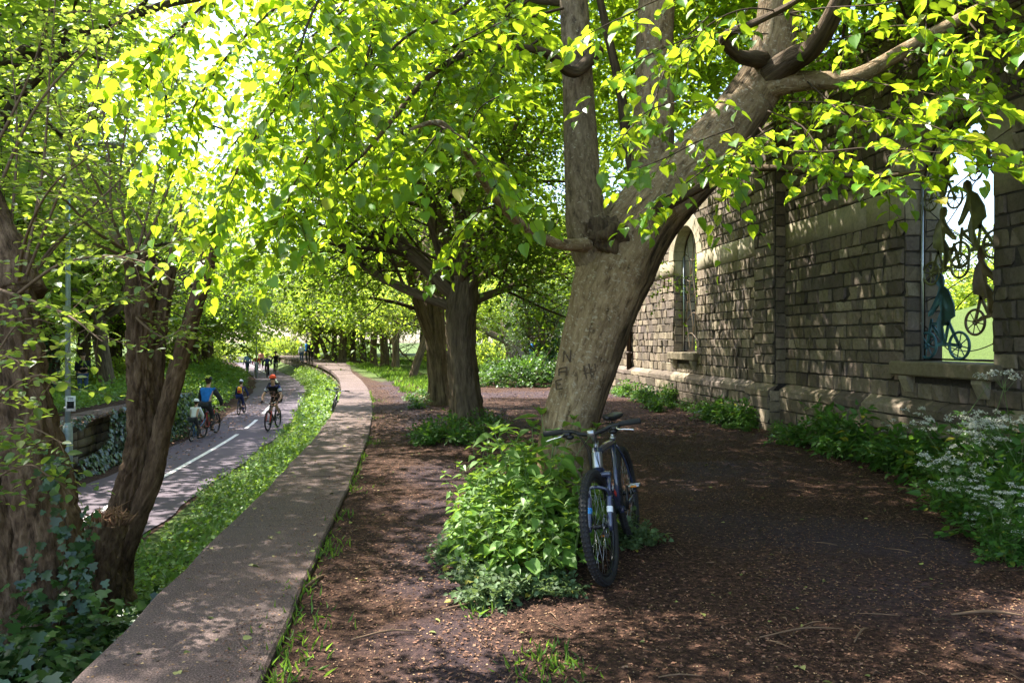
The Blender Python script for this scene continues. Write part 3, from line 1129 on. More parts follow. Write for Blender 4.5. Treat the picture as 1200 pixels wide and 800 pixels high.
# ------------------------------------------------------------------ the big leaning lime
b0 = G(667, 622)
lime = thing('lime_tree', 'large leaning lime tree with pale bark, carved letters and a bicycle propped against it', 'tree', b0)
D0 = 6.0
mb = MB()
tp = [b0 - np.array([0, 0, .15]), b0 + np.array([0, 0, .12]), P(664, 520, D0), P(681, 450, D0), P(702, 375, D0), P(723, 315, D0), P(752, 262, D0), P(795, 215, D0), P(842, 165, 5.95), P(880, 115, 5.9)]
tr_ = [.33, .29, .228, .240, .275, .325, .30, .262, .235, .20]
trunk_with_flare(mb, tp, tr_, 72, 0, 14, .05, .30, 7, 1.3, ridge=.006, rf=8)
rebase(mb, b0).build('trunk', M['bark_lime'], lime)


def limb(parent, o, pts, rad, m, n=14, sub=5, rough=.05, seed=0., nm='limb', ridge=0.0, rf=9.0):
    mb = MB()
    tube(mb, pts, rad, n, 0, sub, rough, 2.6, True, seed, 0.0, ridge, rf)
    return rebase(mb, o).build(nm, m, parent)


L1 = [P(712, 318, D0), P(692, 275, D0 - .04), P(684, 225, D0 - .05), P(678, 120, D0), P(672, 0, D0 + .1), P(655, -160, D0 + .4), P(610, -380, D0 + .6), P(560, -600, D0 + .5)]
limb(lime, b0, L1, [.24, .20, .155, .130, .118, .10, .07, .03], M['bark_limb'], 18, seed=2.)
L2 = [P(772, 262, D0 + .12), P(765, 205, D0 + .3), P(766, 110, D0 + .35), P(770, 0, D0 + .4), P(790, -170, D0 + .6), P(850, -400, D0 + .9)]
limb(lime, b0, L2, [.22, .19, .175, .16, .12, .05], M['bark_lime'], 18, seed=3.)
L3 = [P(748, 215, D0 + .5), P(735, 165, D0 + .7), P(727, 105, D0 + .8), P(712, 40, D0 + .9), P(690, -60, D0 + 1.1)]
limb(lime, b0, L3, [.07, .05, .045, .04, .03], M['bark_furrow'], 9, seed=4.)
L4 = [P(870, 128, 5.9), P(896, 85, 5.9), P(908, 40, 5.85), P(912, -20, 5.8), P(920, -140, 5.7), P(900, -360, 5.6)]
limb(lime, b0, L4, [.205, .19, .165, .14, .10, .04], M['bark_lime'], 18, seed=5.)
L5 = [P(872, 122, 5.9), P(905, 100, 5.8), P(945, 95, 5.65), P(1000, 91, 5.4), P(1062, 58, 5.1), P(1130, 20, 4.8), P(1215, -25, 4.4)]
limb(lime, b0, L5, [.14, .115, .075, .06, .05, .04, .02], M['bark_lime'], 12, seed=6.)
L6 = [P(900, 90, 5.8), P(930, 70, 5.6), P(956, 52, 5.3), P(990, -10, 4.9), P(1040, -120, 4.6)]
limb(lime, b0, L6, [.12, .10, .075, .06, .03], M['bark_furrow'], 10, seed=7.)
L7 = [P(893, 70, 5.75), P(866, 66, 5.5), P(848, 48, 5.3), P(856, 38, 5.2), P(886, 26, 4.9), P(935, 0, 4.5), P(990, -40, 4.1)]
limb(lime, b0, L7, [.07, .045, .035, .03, .026, .02, .012], M['bark_furrow'], 9, seed=8.)
L8 = [P(704, 286, D0 - .1), P(668, 287, D0 - .3), P(640, 281, D0 - .5), P(612, 264, D0 - .8), P(585, 238, D0 - 1.1), P(562, 205, D0 - 1.4), P(545, 175, D0 - 1.7), P(522, 148, D0 - 2.0), P(505, 144, D0 - 2.1), P(480, 152, D0 - 2.3)]
limb(lime, b0, L8, [.07, .048, .040, .036, .030, .026, .022, .018, .014, .007], M['bark_lime'], 10, seed=9.)
L9 = [P(700, 60, D0 + .0), P(672, 85, D0 - .3), P(640, 62, D0 - .6), P(600, 56, D0 - .8), P(555, 60, D0 - 1.1), P(500, 92, D0 - 1.5), P(440, 165, D0 - 1.9), P(405, 200, D0 - 2.1)]
limb(lime, b0, L9, [.06, .045, .032, .026, .022, .018, .012, .006], M['bark_furrow'], 8, seed=10.)
L10 = [P(770, 245, 5.7), P(850, 205, 5.3), P(905, 197, 4.9), P(985, 205, 4.6), P(1040, 206, 4.35), P(1085, 199, 4.2)]
limb(lime, b0, L10, [.06, .03, .022, .018, .013, .007], M['bark_furrow'], 8, seed=11.)
# knotted burr where an old limb was cut
mb = MB()
ellipsoid(mb, P(716, 277, D0 - .20), (.17, .14, .135), 28, 18, 0, None, .45, 2.0)
ellipsoid(mb, P(698, 268, D0 - .16), (.11, .10, .12), 22, 14, 0, None, .5, 5.0)
rebase(mb, b0).build('burr', M['bark_furrow'], lime)
# letters cut into the bark
M['carving'] = paint('cut_bark', (.075, .050, .030), .95)


def trunk_axis(py):
    ys_ = [622, 520, 450, 375, 315]
    return np.interp(-py, [-q for q in ys_], [667, 664, 681, 702, 723]), np.interp(-py, [-q for q in ys_], [.30, .238, .250, .285, .335])




def carve(strokes):
    mb = MB()
    for st in strokes:
        pts = []
        for (a, b) in zip(st[:-1], st[1:]):
            for q in np.linspace(0, 1, 6):
                x, y = a[0] + (b[0] - a[0]) * q, a[1] + (b[1] - a[1]) * q
                cx, r = trunk_axis(y)
                off = max(-.97, min(.97, (x - cx) / FOC * D0 / (r * 1.0)))
                pts.append(P(x, y, D0 - r * 1.01 * math.sqrt(1 - off * off) + .004))
        tube(mb, pts, .0065, 5)
    rebase(mb, b0).build('carved_letter', M['carving'], lime)


carve([[(660, 424), (661, 411), (668, 424), (669, 410)]])
carve([[(655, 440), (655, 432), (664, 430), (664, 440)], [(656, 436), (663, 435)]])
carve([[(652, 456), (651, 446)], [(651, 446), (658, 444)], [(652, 451), (657, 450)], [(652, 456), (659, 455)]])
carve([[(684, 428), (688, 446)], [(690, 426), (694, 446)], [(684, 438), (700, 434)], [(697, 426), (700, 444)]])




def gap(A):
    # openings in the crown through which the sun reaches the low sprays and the nettles
    a3 = A - SUN * ((A[:, 2] - 3.3) / SUN[2])[:, None]
    a1 = A - SUN * ((A[:, 2] - .6) / SUN[2])[:, None]
    h1 = (A[:, 2] > 4.6) & (a3[:, 0] > 1.3) & (a3[:, 0] < 3.9) & (a3[:, 1] > 3.0) & (a3[:, 1] < 5.6)
    h2 = (A[:, 2] > 4.0) & (a1[:, 0] > .0) & (a1[:, 0] < 1.25) & (a1[:, 1] > 4.4) & (a1[:, 1] < 6.0) & (rng.random(len(A)) < .9)
    return ~(h1 | h2)


# foliage of the lime: hanging branches with real twigs
cr = MB()


def leafy(pts, n_side, lside, size=.066, k=9, r0=.012, t0=.1, droop=.6, sub=4, wood_=True, jit=.35):
    p, r = catmull(np.array(pts), np.linspace(r0, .003, len(pts)), sub)
    if wood_:
        tube(cr, p, r, 5, 1, cap=False)
    m = len(p)
    A, D = [], []
    for i in range(n_side):
        f = (t0 + (1 - t0) * (i + rnd.random()) / n_side) * (m - 1.001)
        a = int(f)
        q = p[a] + (p[a + 1] - p[a]) * (f - a)
        tg = unit(p[a + 1] - p[a])
        h = unit(np.cross(tg, [0, 0, 1])) * (1 if i % 2 else -1)
        d = tg * rnd.uniform(.3, .9) + h * rnd.uniform(.5, 1.0) + np.array([rnd.gauss(0, jit), rnd.gauss(0, jit), rnd.gauss(-.12, .3)])
        A.append(q)
        D.append(unit(d))
    A.append(p[-1])
    D.append(unit(p[-1] - p[-2]))
    A, D = np.array(A), np.array(D)
    sprays(cr, A, D, lside * rng.uniform(.6, 1.3, len(A)), k, size, 'heart', droop, .35, .35, 0, 1, .0022)


# masses to the upper left: branches that come from high in the crown and hang toward the path
fan = [
    [(660, 10, 5.4), (560, 40, 4.7), (460, 110, 4.1), (390, 190, 3.7), (345, 260, 3.5)],
    [(600, -60, 5.0), (500, -10, 4.3), (400, 50, 3.7), (320, 130, 3.4), (270, 215, 3.3), (250, 270, 3.3)],
    [(560, -120, 4.6), (450, -60, 3.9), (350, -10, 3.4), (280, 50, 3.2), (230, 120, 3.1), (205, 185, 3.1)],
    [(520, -180, 4.3), (420, -120, 3.6), (320, -60, 3.1), (250, -5, 2.9), (205, 40, 2.8), (180, 65, 2.8)],
    [(620, 0, 5.2), (540, 60, 4.6), (470, 130, 4.2), (430, 190, 4.0), (405, 240, 3.9)],
    [(640, 40, 5.6), (560, 100, 5.1), (490, 150, 4.8), (450, 190, 4.7)],
    [(580, -90, 4.8), (470, -30, 4.2), (380, 30, 3.8), (330, 90, 3.6), (300, 170, 3.5)],
    [(500, -150, 4.0), (430, -90, 3.3), (390, -30, 2.9), (360, 30, 2.7), (345, 90, 2.6)],
    [(600, -50, 5.0), (540, 10, 4.2), (480, 40, 3.7), (420, 100, 3.4), (375, 160, 3.2), (345, 215, 3.1), (332, 255, 3.05)],
    [(620, -100, 5.0), (520, -40, 4.4), (430, 20, 4.0), (350, 90, 3.8), (290, 150, 3.8), (250, 200, 3.8)],
    [(560, -160, 4.4), (500, -70, 3.7), (450, 0, 3.3), (430, 70, 3.1), (410, 130, 3.0)],
    [(650, -40, 5.3), (580, 20, 4.6), (530, 70, 4.2), (505, 120, 4.0), (485, 170, 3.9)],
    [(640, -30, 5.6), (540, 60, 5.4), (440, 150, 5.2), (360, 210, 5.2), (310, 260, 5.2)],
    [(600, -60, 5.4), (480, 40, 5.2), (380, 150, 5.1), (300, 190, 5.1), (240, 240, 5.2)],
]
for br in fan:
    leafy([P(q[0], q[1], q[2] * 1.08 + .15) for q in br], 46, .36, rnd.uniform(.046, .062), 11, droop=.35)
# below the thin limb, in front of the second tree
for br in ([(585, 238, 4.9), (560, 250, 4.7), (530, 285, 4.5)], [(562, 205, 4.6), (590, 190, 4.4), (600, 215, 4.3)], [(545, 175, 4.3), (560, 130, 4.1), (590, 110, 4.0)], [(522, 148, 4.0), (500, 175, 3.9), (480, 225, 3.8)],
           [(505, 144, 3.9), (540, 160, 3.7), (575, 190, 3.6)], [(640, 30, 5.3), (600, 50, 4.8), (570, 90, 4.5)], [(520, 60, 4.6), (560, 40, 4.3), (600, 20, 4.1)]):
    leafy([P(*q) for q in br], 7, .28, .070, 8, .006, droop=.4)
# sprays on and in front of the leaning trunk
for br in ([(860, 150, 5.2), (820, 165, 4.6), (780, 185, 4.2), (740, 200, 4.0)], [(850, 120, 5.3), (800, 120, 4.6), (760, 130, 4.3), (730, 160, 4.1)], [(880, 160, 5.0), (830, 195, 4.5), (790, 225, 4.3), (755, 245, 4.2)],
           [(900, 40, 5.4), (830, 40, 4.7), (770, 60, 4.4), (720, 90, 4.2)], [(860, 0, 5.4), (790, -5, 4.6), (730, 20, 4.2), (690, 40, 4.0)], [(905, 150, 5.0), (860, 180, 4.6), (850, 235, 4.5)],
           [(830, 20, 5.0), (790, 60, 4.6), (770, 110, 4.4), (758, 150, 4.3)], [(940, 20, 5.0), (880, 10, 4.5), (830, 30, 4.3), (800, 70, 4.2)]):
    leafy([P(*q) for q in br], 7, .28, .072, 7, .006, droop=.45)
# right-hand sprays before the wall
for br in ([(945, 95, 5.6), (1000, 140, 4.9), (1060, 160, 4.5), (1120, 180, 4.2)], [(1000, 91, 5.3), (1040, 100, 4.8), (1090, 110, 4.4), (1150, 120, 4.1)], [(905, 197, 4.9), (960, 200, 4.5), (1020, 195, 4.2), (1090, 200, 4.0), (1150, 205, 3.9)],
           [(985, 205, 4.6), (1030, 225, 4.4), (1080, 228, 4.2)], [(1062, 58, 5.1), (1100, 70, 4.7), (1150, 100, 4.4)], [(900, 130, 5.3), (940, 170, 4.9), (960, 200, 4.7), (965, 215, 4.6)], [(890, 150, 5.2), (900, 190, 4.8), (870, 205, 4.6)],
           [(1130, 20, 4.8), (1160, 50, 4.5), (1190, 40, 4.2)], [(960, 50, 5.3), (1010, 40, 4.8), (1060, 30, 4.5), (1110, 50, 4.3)], [(920, 120, 5.3), (970, 120, 4.8), (1010, 125, 4.5), (1050, 135, 4.3)], [(1040, 206, 4.35), (1090, 185, 4.1), (1150, 190, 3.9)],
           [(900, 20, 5.5), (960, 10, 5.0), (1030, 5, 4.6), (1100, -10, 4.3)], [(920, -30, 5.6), (1000, -30, 5.1), (1080, -20, 4.7), (1160, 10, 4.5)]):
    leafy([P(q[0], q[1] - (22 if q[1] > 150 else 0), q[2]) for q in br], 8, .28, .070, 8, .006, droop=.3)
# crown overhead carried by the limb ends, plus loose sprays added for shade
wd, tips = [], []
R1 = np.random.default_rng(3)
for q, d, L, r in ((L1[5], (-.5, -.3, .8), 4.2, .08), (L1[6], (-1, .1, .5), 3.8, .06), (L2[4], (.1, .6, .9), 4.0, .09), (L2[5], (.6, .6, .6), 3.8, .05), (L4[4], (.4, -.5, .8), 3.6, .07), (L4[5], (-.3, -.8, .6), 3.8, .05),
                   (L5[5], (1, -.3, .4), 3.0, .04), (L6[4], (.6, -.9, .5), 3.4, .04), (L1[4], (-.7, .7, .5), 4.4, .07), (L3[4], (-.3, 1, .5), 3.6, .04), (L1[7], (-.4, -1, .3), 3.6, .04), (L4[3], (.9, .7, .5), 3.4, .05)):
    grow(q, unit(d), L, r, 1, 3, wd, tips, R1, (6, 6, 5), (.0, -.02, -.05))
for pts, rad, lv in wd:
    tube(cr, pts, rad, 6 if lv == 1 else 4, 2 if lv == 1 else 1, cap=False)
tips = [q for q in tips if gap(q[0][[-1]])[0]]
spray_tips(cr, tips, R1, 3, k=8, size=.075, length=.5, t='oval', droop=.5, lm=0, tm=1, tr=.002)
n = 13500
u = units(rng.normal(size=(n, 3))) * (rng.random(n) ** .4)[:, None]
A = u * np.array([4.6, 8.0, 2.3]) + np.array([4.0, 8.8, 7.4])
ok = np.array([mnoise.noise(Vector(q * .7)) > -.34 for q in A])
A = A[ok]
A[:, 2] -= .05 * ((A[:, 0] - 4.0) ** 2 + (A[:, 1] - 8.8) ** 2) * .5
A = A[gap(A)]
u2 = units(rng.normal(size=(2400, 3))) * (rng.random(2400) ** .4)[:, None]
A = np.vstack([A, u2 * np.array([1.9, 2.0, 1.2]) + np.array([-1.0, 8.3, 7.0])])  # unseen leaf patch added to shade the earth round the bicycle
A = A[gap(A)]
A = A[(A[:, 2] > 4.9) & (A[:, 2] - 1.55 > .40 * A[:, 1]) | (A[:, 1] > 9.5) & (A[:, 2] > 4.6)]
D = rng.normal(size=(len(A), 3)) * np.array([1, 1, .3])
sprays(cr, A, D, rng.uniform(.3, .7, len(A)), 8, .10, 'oval', .5, .2, .4, 0, 1, .003)
rebase(cr, b0).build('crown', [M['leaf_lime'], M['twig'], M['bark_furrow']], lime)


# ------------------------------------------------------------------ trees of the platform row and others
def make_tree(name, label, cat, h_trunk, r0, limbs, crown_kw, grow_kw, barkm, leafm, seed, lean=(0, 0), flare=.3, maxl=3, per=4, group=None, extra=None, leaf2=None):
    """limbs: list of (direction, length, radius fraction, start height fraction)"""
    R_ = np.random.default_rng(seed)
    root = thing(name, label, cat, (0, 0, 0), 0, group)
    mb = MB()
    hs = np.linspace(0, 1, 7)
    pts = [np.array([lean[0] * h ** 1.3 * h_trunk + .06 * math.sin(h * 4 + seed), lean[1] * h * h_trunk, -.2 + h * (h_trunk + .2)]) for h in hs]
    rad = [r0 * q for q in (1.15, 1.0, .94, .92, .94, 1.0, .95)]
    trunk_with_flare(mb, pts, rad, 56 if maxl == 3 else 26, 0, 14 if maxl == 3 else 6, .10, flare, 6, seed * 1.7, 2.0, ridge=.03 if maxl == 3 else .02, rf=5)
    out, tips = [], []
    for d, L, f, st in limbs:
        k = min(int(st * 6), 5)
        q = pts[k] + (pts[k + 1] - pts[k]) * (st * 6 - k)
        grow(q - unit(d) * r0 * .35, d, L, r0 * f, 0, maxl, out, tips, R_, **grow_kw)
    ext = [o for o in out if o[2] == 0]
    rest = [o for o in out if o[2] > 0]
    wood(mb, ext, 0, (12, 7, 5, 4), .08)
    mb.build('trunk', barkm, root)
    cb = MB()
    for pts_, rad_, lv in rest:
        tube(cb, pts_, rad_, (8, 6, 4, 3)[min(lv, 3)], 1, cap=False)
    kw = dict(k=8, size=.085, length=.5, t='far', droop=.35, sag=.2, flat=.4, lm=0, tm=1, tr=0)
    kw.update(crown_kw)
    spray_tips(cb, tips, R_, per, **kw)
    cb.build('crown', [leafm, M['twig']], root)
    return root


def ring_limbs(R_, n, L, el, f=.5, st=(.8, 1.0)):
    out = []
    a0 = R_.uniform(0, 6.28)
    for i in range(n):
        a = a0 + i * 2 * math.pi / n + R_.uniform(-.35, .35)
        e = math.radians(R_.uniform(*el))
        out.append(((math.cos(a) * math.cos(e), math.sin(a) * math.cos(e), math.sin(e)), L * R_.uniform(.8, 1.2), f * R_.uniform(.7, 1.1), R_.uniform(*st)))
    return out


# second tree of the row: short stout trunk dividing into rising stems and low spreading arms
b2 = G(545, 497)
GK = dict(kids=(7, 6, 4), up=(.05, -.01, -.03), spread=(.75, .9, .9), flat=.7, ratio=.42)
lim2 = [((-.62, -.25, .62), 4.6, .55, .86), ((-.25, .1, 1.0), 5.2, .62, .97), ((.05, -.2, 1.1), 5.6, .66, 1.0), ((.35, .1, 1.0), 5.2, .55, .97), ((.6, -.1, .8), 3.8, .42, .88), ((.85, .35, .55), 3.2, .34, .80),
        ((-.85, .2, .25), 4.4, .34, .78), ((.1, -1, .45), 4.0, .30, .92), ((-.3, .9, .5), 4.2, .36, .9), ((.5, .8, .4), 4.2, .32, .9), ((-.6, -.8, .35), 3.6, .25, .9), ((.4, -.8, .6), 3.2, .25, .86)]
t2 = make_tree('row_tree', 'stout dark tree dividing low into many stems, next along from the leaning lime', 'tree', 2.75, .30, lim2, dict(size=.085, length=.55), GK, M['bark_row'], M['leaf_row'], 21, (.0, 0), .42, per=2, group='trees along the old platform')
t2.location = b2
b3 = G(513, 474)
RR = np.random.default_rng(31)
lim3 = [((-.55, -.25, .85), 4.6, .6, .45), ((.1, .1, 1), 5, .6, 1.0), ((-.8, .1, .3), 3.8, .35, .9), ((.7, .2, .5), 4.0, .4, .95), ((.3, .8, .5), 4.0, .35, .95), ((-.3, -.8, .4), 3.6, .3, .95), ((-.3, .5, .9), 4.4, .45, .95)]
t3 = make_tree('row_tree', 'forked tree with one stem leaning over the platform, directly behind the stout dark tree', 'tree', 3.3, .27, lim3, dict(size=.085, length=.55), GK, M['bark_row'], M['leaf_row'], 33, (-.02, 0), .4, per=3, group='trees along the old platform')
t3.location = b3
# lighter tree kinds for distance, shared meshes
GF = dict(kids=(7, 6, 0), up=(.03, -.03, -.04), spread=(.8, .9, .9), flat=.6, ratio=.45)


def far_kind(label, seed, ht, r0, L, el, nl, size, bk_, lf, per=7, group=None, name='row_tree', lean=(0, 0), kids=(7, 6, 0), zmin=2.5):
    R_ = np.random.default_rng(seed)
    g = dict(GF)
    g['kids'] = kids
    return make_tree(name, label, 'tree', ht, r0, ring_limbs(R_, nl, L, el), dict(size=size, length=.8, k=8, zmin=zmin), g, bk_, lf, seed, lean, .3, maxl=2, per=per, group=group)


def put(o, x, y, s=1.0, rz=0.0, label=None, group=None, z=None, fresh=False):
    c = o if fresh else copy_tree(o)
    c.location = (x, y, float(ground_z(x, y)) - .02 if z is None else z)
    c.rotation_euler = (0, 0, rz)
    c.scale = (s, s, s)
    if label:
        c['label'] = label
    if group:
        c['group'] = group
    return c


rowA = far_kind('slender straight tree further along the platform row, bare up to head height', 41, 2.7, .22, 3.6, (5, 55), 8, .13, M['bark_row'], M['leaf_far'], 6)
rowB = far_kind('slender straight tree further along the platform row, bare up to head height', 42, 2.4, .26, 3.8, (-5, 50), 9, .13, M['bark_row'], M['leaf_far'], 6)
rowC = far_kind('slender straight tree further along the platform row, bare up to head height', 43, 3.0, .20, 3.4, (0, 50), 8, .13, M['bark_row'], M['leaf_far'], 6, lean=(.35, 0))
GR = 'trees along the old platform'
lab_row = 'slender straight tree further along the platform row, bare up to head height'


def atpx(px, py, z=0.0):
    q = G(px, py, z)
    return q[0], q[1]


specs = [(484, 441, rowC, .9, 'short leaning tree stump-like trunk past the forked tree on the platform'), (463, 433, rowA, 1.0, 'dark straight tree with arms spreading at head height beside the brown path'), (450, 430, rowB, 1.0, 'thick pale-barked tree just beyond the dark straight one'),
         (439, 428, rowA, 1.05, None), (426, 423.5, rowC, 1.1, None), (413, 422.5, rowA, 1.0, None), (402, 424, rowB, 1.1, None), (392, 423, rowA, 1.0, None), (384, 421, rowC, 1.0, 'tree leaning over near the end of the platform row'), (371, 420.5, rowB, 1.0, None)]
used = set()
for i, (px, py, o, s, lb) in enumerate(specs):
    x, y = atpx(px, py)
    c = put(o, x, y, s, i * 1.9 + .4, lb or lab_row, GR, fresh=o.name not in used)
    used.add(o.name)

# trees on the platform across the path
oppA = far_kind('bare-trunked tree on the grassy platform across the path', 51, 3.4, .32, 6.0, (5, 75), 11, .13, M['bark_furrow'], M['leaf_row'], 5, zmin=2.9, name='platform_tree')
oppB = far_kind('bare-trunked tree on the grassy platform across the path', 52, 3.4, .30, 6.2, (5, 75), 11, .13, M['bark_row'], M['leaf_row'], 5, zmin=2.9, name='platform_tree', lean=(-.12, 0))
GO = 'trees on the platform across the path'
lab_o = 'bare-trunked tree on the grassy platform across the path'
used = set()
for i, (px, py, z, o, s, lb) in enumerate([(126, 464, -.55, oppB, .95, 'leaning dark tree on the far grassy platform, seen beside the cut coppice stem'), (98, 452, -.6, oppA, 1.0, 'tree behind the standing man on the grassy platform'), (219, 439, -.5, oppA, .9, None), (232, 434, -.4, oppB, .9, None),
                                           (241, 431, -.35, oppA, .9, None), (247, 425, -.3, oppB, .95, None), (136, 439, -.6, oppA, 1.1, None), (203, 437, -.6, oppB, 1.0, None), (30, 455, -.6, oppA, 1.1, None), (172, 431, -.6, oppA, 1.1, None), (None, (-8.9, 12.0), -.4, oppA, 1.2, 'added unseen tree whose boughs shade the paved strip across the path')]):  # last entry: tree added out of view to shade the paved strip
    q = G(px, py, z) if px is not None else py
    put(o, q[0], q[1], s, i * 2.3, lb or lab_o, GO, fresh=o.name not in used)
    used.add(o.name)

# far wood: bigger trees beyond both platforms, behind the wall and at the end of the view
bigA = far_kind('tall sunlit tree in the wood beyond the path', 61, 4.2, .36, 8.0, (0, 80), 14, .22, M['bark_row'], M['leaf_far'], 5, zmin=1.6, name='woodland_tree')
bigB = far_kind('tall sunlit tree in the wood beyond the path', 62, 3.4, .34, 7.4, (-15, 80), 14, .22, M['bark_furrow'], M['leaf_far'], 5, zmin=1.4, name='woodland_tree')
used = set()
GW = 'trees of the sunlit wood around the old station'
lab_w = 'tall sunlit tree of the wood that closes the view'
wood_spots = [(-16, 12), (-15, 19), (-14.5, 27), (-19, 41), (-20, 30), (-16, 42), (-24, 50), (-30, 36), (-22, 64), (-30, 78), (-36, 62), (-26, 14), (-40, 90), (-33, 100), (-8, 92), (-10, 76), (-2, 84), (5, 72), (1, 60), (9, 58), (14, 70), (-44, 116), (12, 90), (20, 50), (24, 62),
              (27, 46), (36, 3), (45, 20), (42, 36), (-52, 80)]
for i, (x, y) in enumerate(wood_spots):
    o = (bigA, bigB)[i % 2]
    put(o, x, y, rnd.uniform(.9, 1.3), i * 1.7, lab_w, GW, fresh=o.name not in used)
    used.add(o.name)
# the pale gnarled tree in the clearing
R5 = np.random.default_rng(71)
gn = make_tree('gnarled_tree', 'pale pinkish gnarled tree with a long low arm, in the sunlit clearing past the bushes', 'tree', 3.0, .55, [((-.9, 0, .35), 4.5, .45, .5), ((.5, .2, .8), 4, .6, .95), ((-.3, .3, .9), 4, .5, .95), ((.2, -.6, .6), 3.5, .4, .9)],
               dict(size=.2, length=.7), dict(GF, kids=(5, 5, 0)), M['bark_pink'], M['leaf_far'], 71, (-.15, 0), .4, maxl=2, per=5)
q = G(606, 431)
put(gn, q[0], q[1], 1.0, 0, fresh=True)
# olive, twiggy shrub tree behind the bushes by the trunk
tw = make_tree('twiggy_shrub', 'tall thin olive shrub full of bare twigs, behind the laurel bushes', 'shrub', 1.6, .07,
               ring_limbs(np.random.default_rng(81), 11, 2.3, (55, 88), .6, (.2, 1.0)), dict(size=.05, length=.35, k=5, t='far'), dict(kids=(9, 7, 4), up=(.05, .02, 0), spread=(.5, .6, .7), flat=1.0, ratio=.55), M['twig_pale'], M['leaf_ever'], 81, (0, 0), .1, maxl=3, per=2)
q = G(636, 447)
put(tw, q[0], q[1], 1.0, 0, fresh=True)


def make_bush(name, label, cat, rx, ry, rz, n, size, lm, seed, t='oval', k=8, length=.35, group=None):
    """a bush: woody stems inside, leafy shoots through an uneven volume"""
    R_ = np.random.default_rng(seed)
    root = thing(name, label, cat, (0, 0, 0), 0, group)
    mb = MB()
    for i in range(9):
        a = i * .7 + R_.uniform(-.3, .3)
        e = np.array([math.cos(a) * rx * .7, math.sin(a) * ry * .7, rz * R_.uniform(.7, 1.5)])
        tube(mb, [(0, 0, -.1), e * .4 + np.array([0, 0, .1]), e], [.03, .02, .008], 6, sub=3)
    mb.build('stem', M['twig'], root)
    cb = MB()
    u = units(R_.normal(size=(n, 3)))
    u[:, 2] = np.abs(u[:, 2]) * 1.0 - .05
    kk = np.array([1 + .28 * mnoise.noise(Vector(q * 2.1 + seed)) + .18 * mnoise.noise(Vector(q * 5 + seed)) for q in u])
    rr = R_.uniform(.25, 1.0, n) ** .5 * kk
    A = u * rr[:, None] * np.array([rx, ry, rz * 1.0])
    A[:, 2] = np.maximum(A[:, 2], .03)
    D = u * np.array([1, 1, .8]) + R_.normal(size=(n, 3)) * .5 + np.array([0, 0, .25])
    sprays(cb, A, D, length * R_.uniform(.6, 1.3, n), k, size, t, .35, .2, .45, 0, 1, .002)
    cb.build('foliage', [lm, M['twig']], root)
    return root


bu = make_bush('laurel_bush', 'broad dark evergreen bush at the bend of the earth path beside the leaning trunk', 'bush', 2.1, 1.3, 1.0, 900, .10, M['leaf_ever'], 5)
q = G(628, 453)
put(bu, q[0], q[1] + .9, 1.0, 0, fresh=True)
bu2 = make_bush('laurel_bush', 'taller evergreen bush rising behind the broad one near the leaning trunk', 'bush', 1.2, 1.0, 1.9, 700, .10, M['leaf_ever'], 6)
q = G(646, 449)
put(bu2, q[0] + .2, q[1] + 1.6, 1.0, .5, fresh=True)
bu3 = make_bush('hedge_bush', 'rounded leafy bush in the sunlit green beyond the path', 'bush', 2.4, 2.0, 1.7, 520, .17, M['leaf_far'], 7, 'far', 8, .5, 'bushes along the green banks')
first = True
for i, (x, y, s) in enumerate([(-12.5, 33, .7), (-15, 24, .8), (-18, 55, 1.1), (-13.5, 15, .7), (-24, 40, 1.1), (-19, 74, 1.1), (-27, 90, 1.3), (-14, 84, 1.1), (-6, 70, 1.0), (2.5, 55, .9), (5, 47, .9), (12, 44, 1.2), (-34, 70, 1.3), (9.5, 33, .8), (26, 30, 1.2), (30, 12, 1.0), (21, 24, .8), (24, 26, 1.2), (14, 36, .9), (-20, 104, 1.4), (-12, 104, 1.4), (-31, 112, 1.5)]):
    put(bu3, x, y, s, i * 1.3, fresh=first)
    first = False

# ------------------------------------------------------------------ coppiced trees in the trackbed
c0 = G(128, 722, -1.0)
d1 = float(np.dot(c0, [SP, CP, 0]))
cop = thing('coppiced_tree', 'brown coppiced tree with one sawn-off stem and two slanting poles, below the platform edge', 'tree', c0)


def D1(px, py, dd=0.0):
    return P(px, py, d1 + dd)


mb = MB()
trunk_with_flare(mb, [c0 - np.array([0, 0, .15]), D1(128, 690), D1(134, 640), D1(150, 585), D1(164, 520), D1(164, 450), D1(163, 380), D1(163, 297)], [.27, .20, .17, .145, .115, .102, .106, .13], 84, 0, 20, .10, .25, 6, 2.0, 3.0, ridge=.030, rf=9)
rebase(mb, c0).build('trunk', M['bark_coppice'], cop)
mb = MB()
lathe(mb, D1(163, 297) - np.array([0, 0, .01]), unit(D1(163, 297) - D1(161, 380)), [(0, .13), (.02, .125), (.022, .02)], 24)
rebase(mb, c0).build('sawn_end', M['cutwood'], cop)
limb(cop, c0, [D1(140, 680, .03), D1(152, 620, .05), D1(174, 550, .08), D1(181, 480, .12), D1(184, 420, .14), D1(191, 360, .16), D1(199, 312, .18)], [.06, .085, .085, .074, .070, .066, .062], M['bark_coppice'], 40, 12, seed=1., ridge=.012, rf=10)
limb(cop, c0, [D1(138, 690, -.0), D1(156, 620, -.03), D1(178, 560, -.05), D1(190, 500, -.06), D1(206, 440, -.08), D1(227, 365, -.1), D1(242, 312, -.12), D1(262, 240, -.14), D1(282, 180, -.1)], [.06, .09, .09, .080, .076, .072, .066, .05, .03], M['bark_coppice'], 40, 12, seed=2., ridge=.012, rf=10)
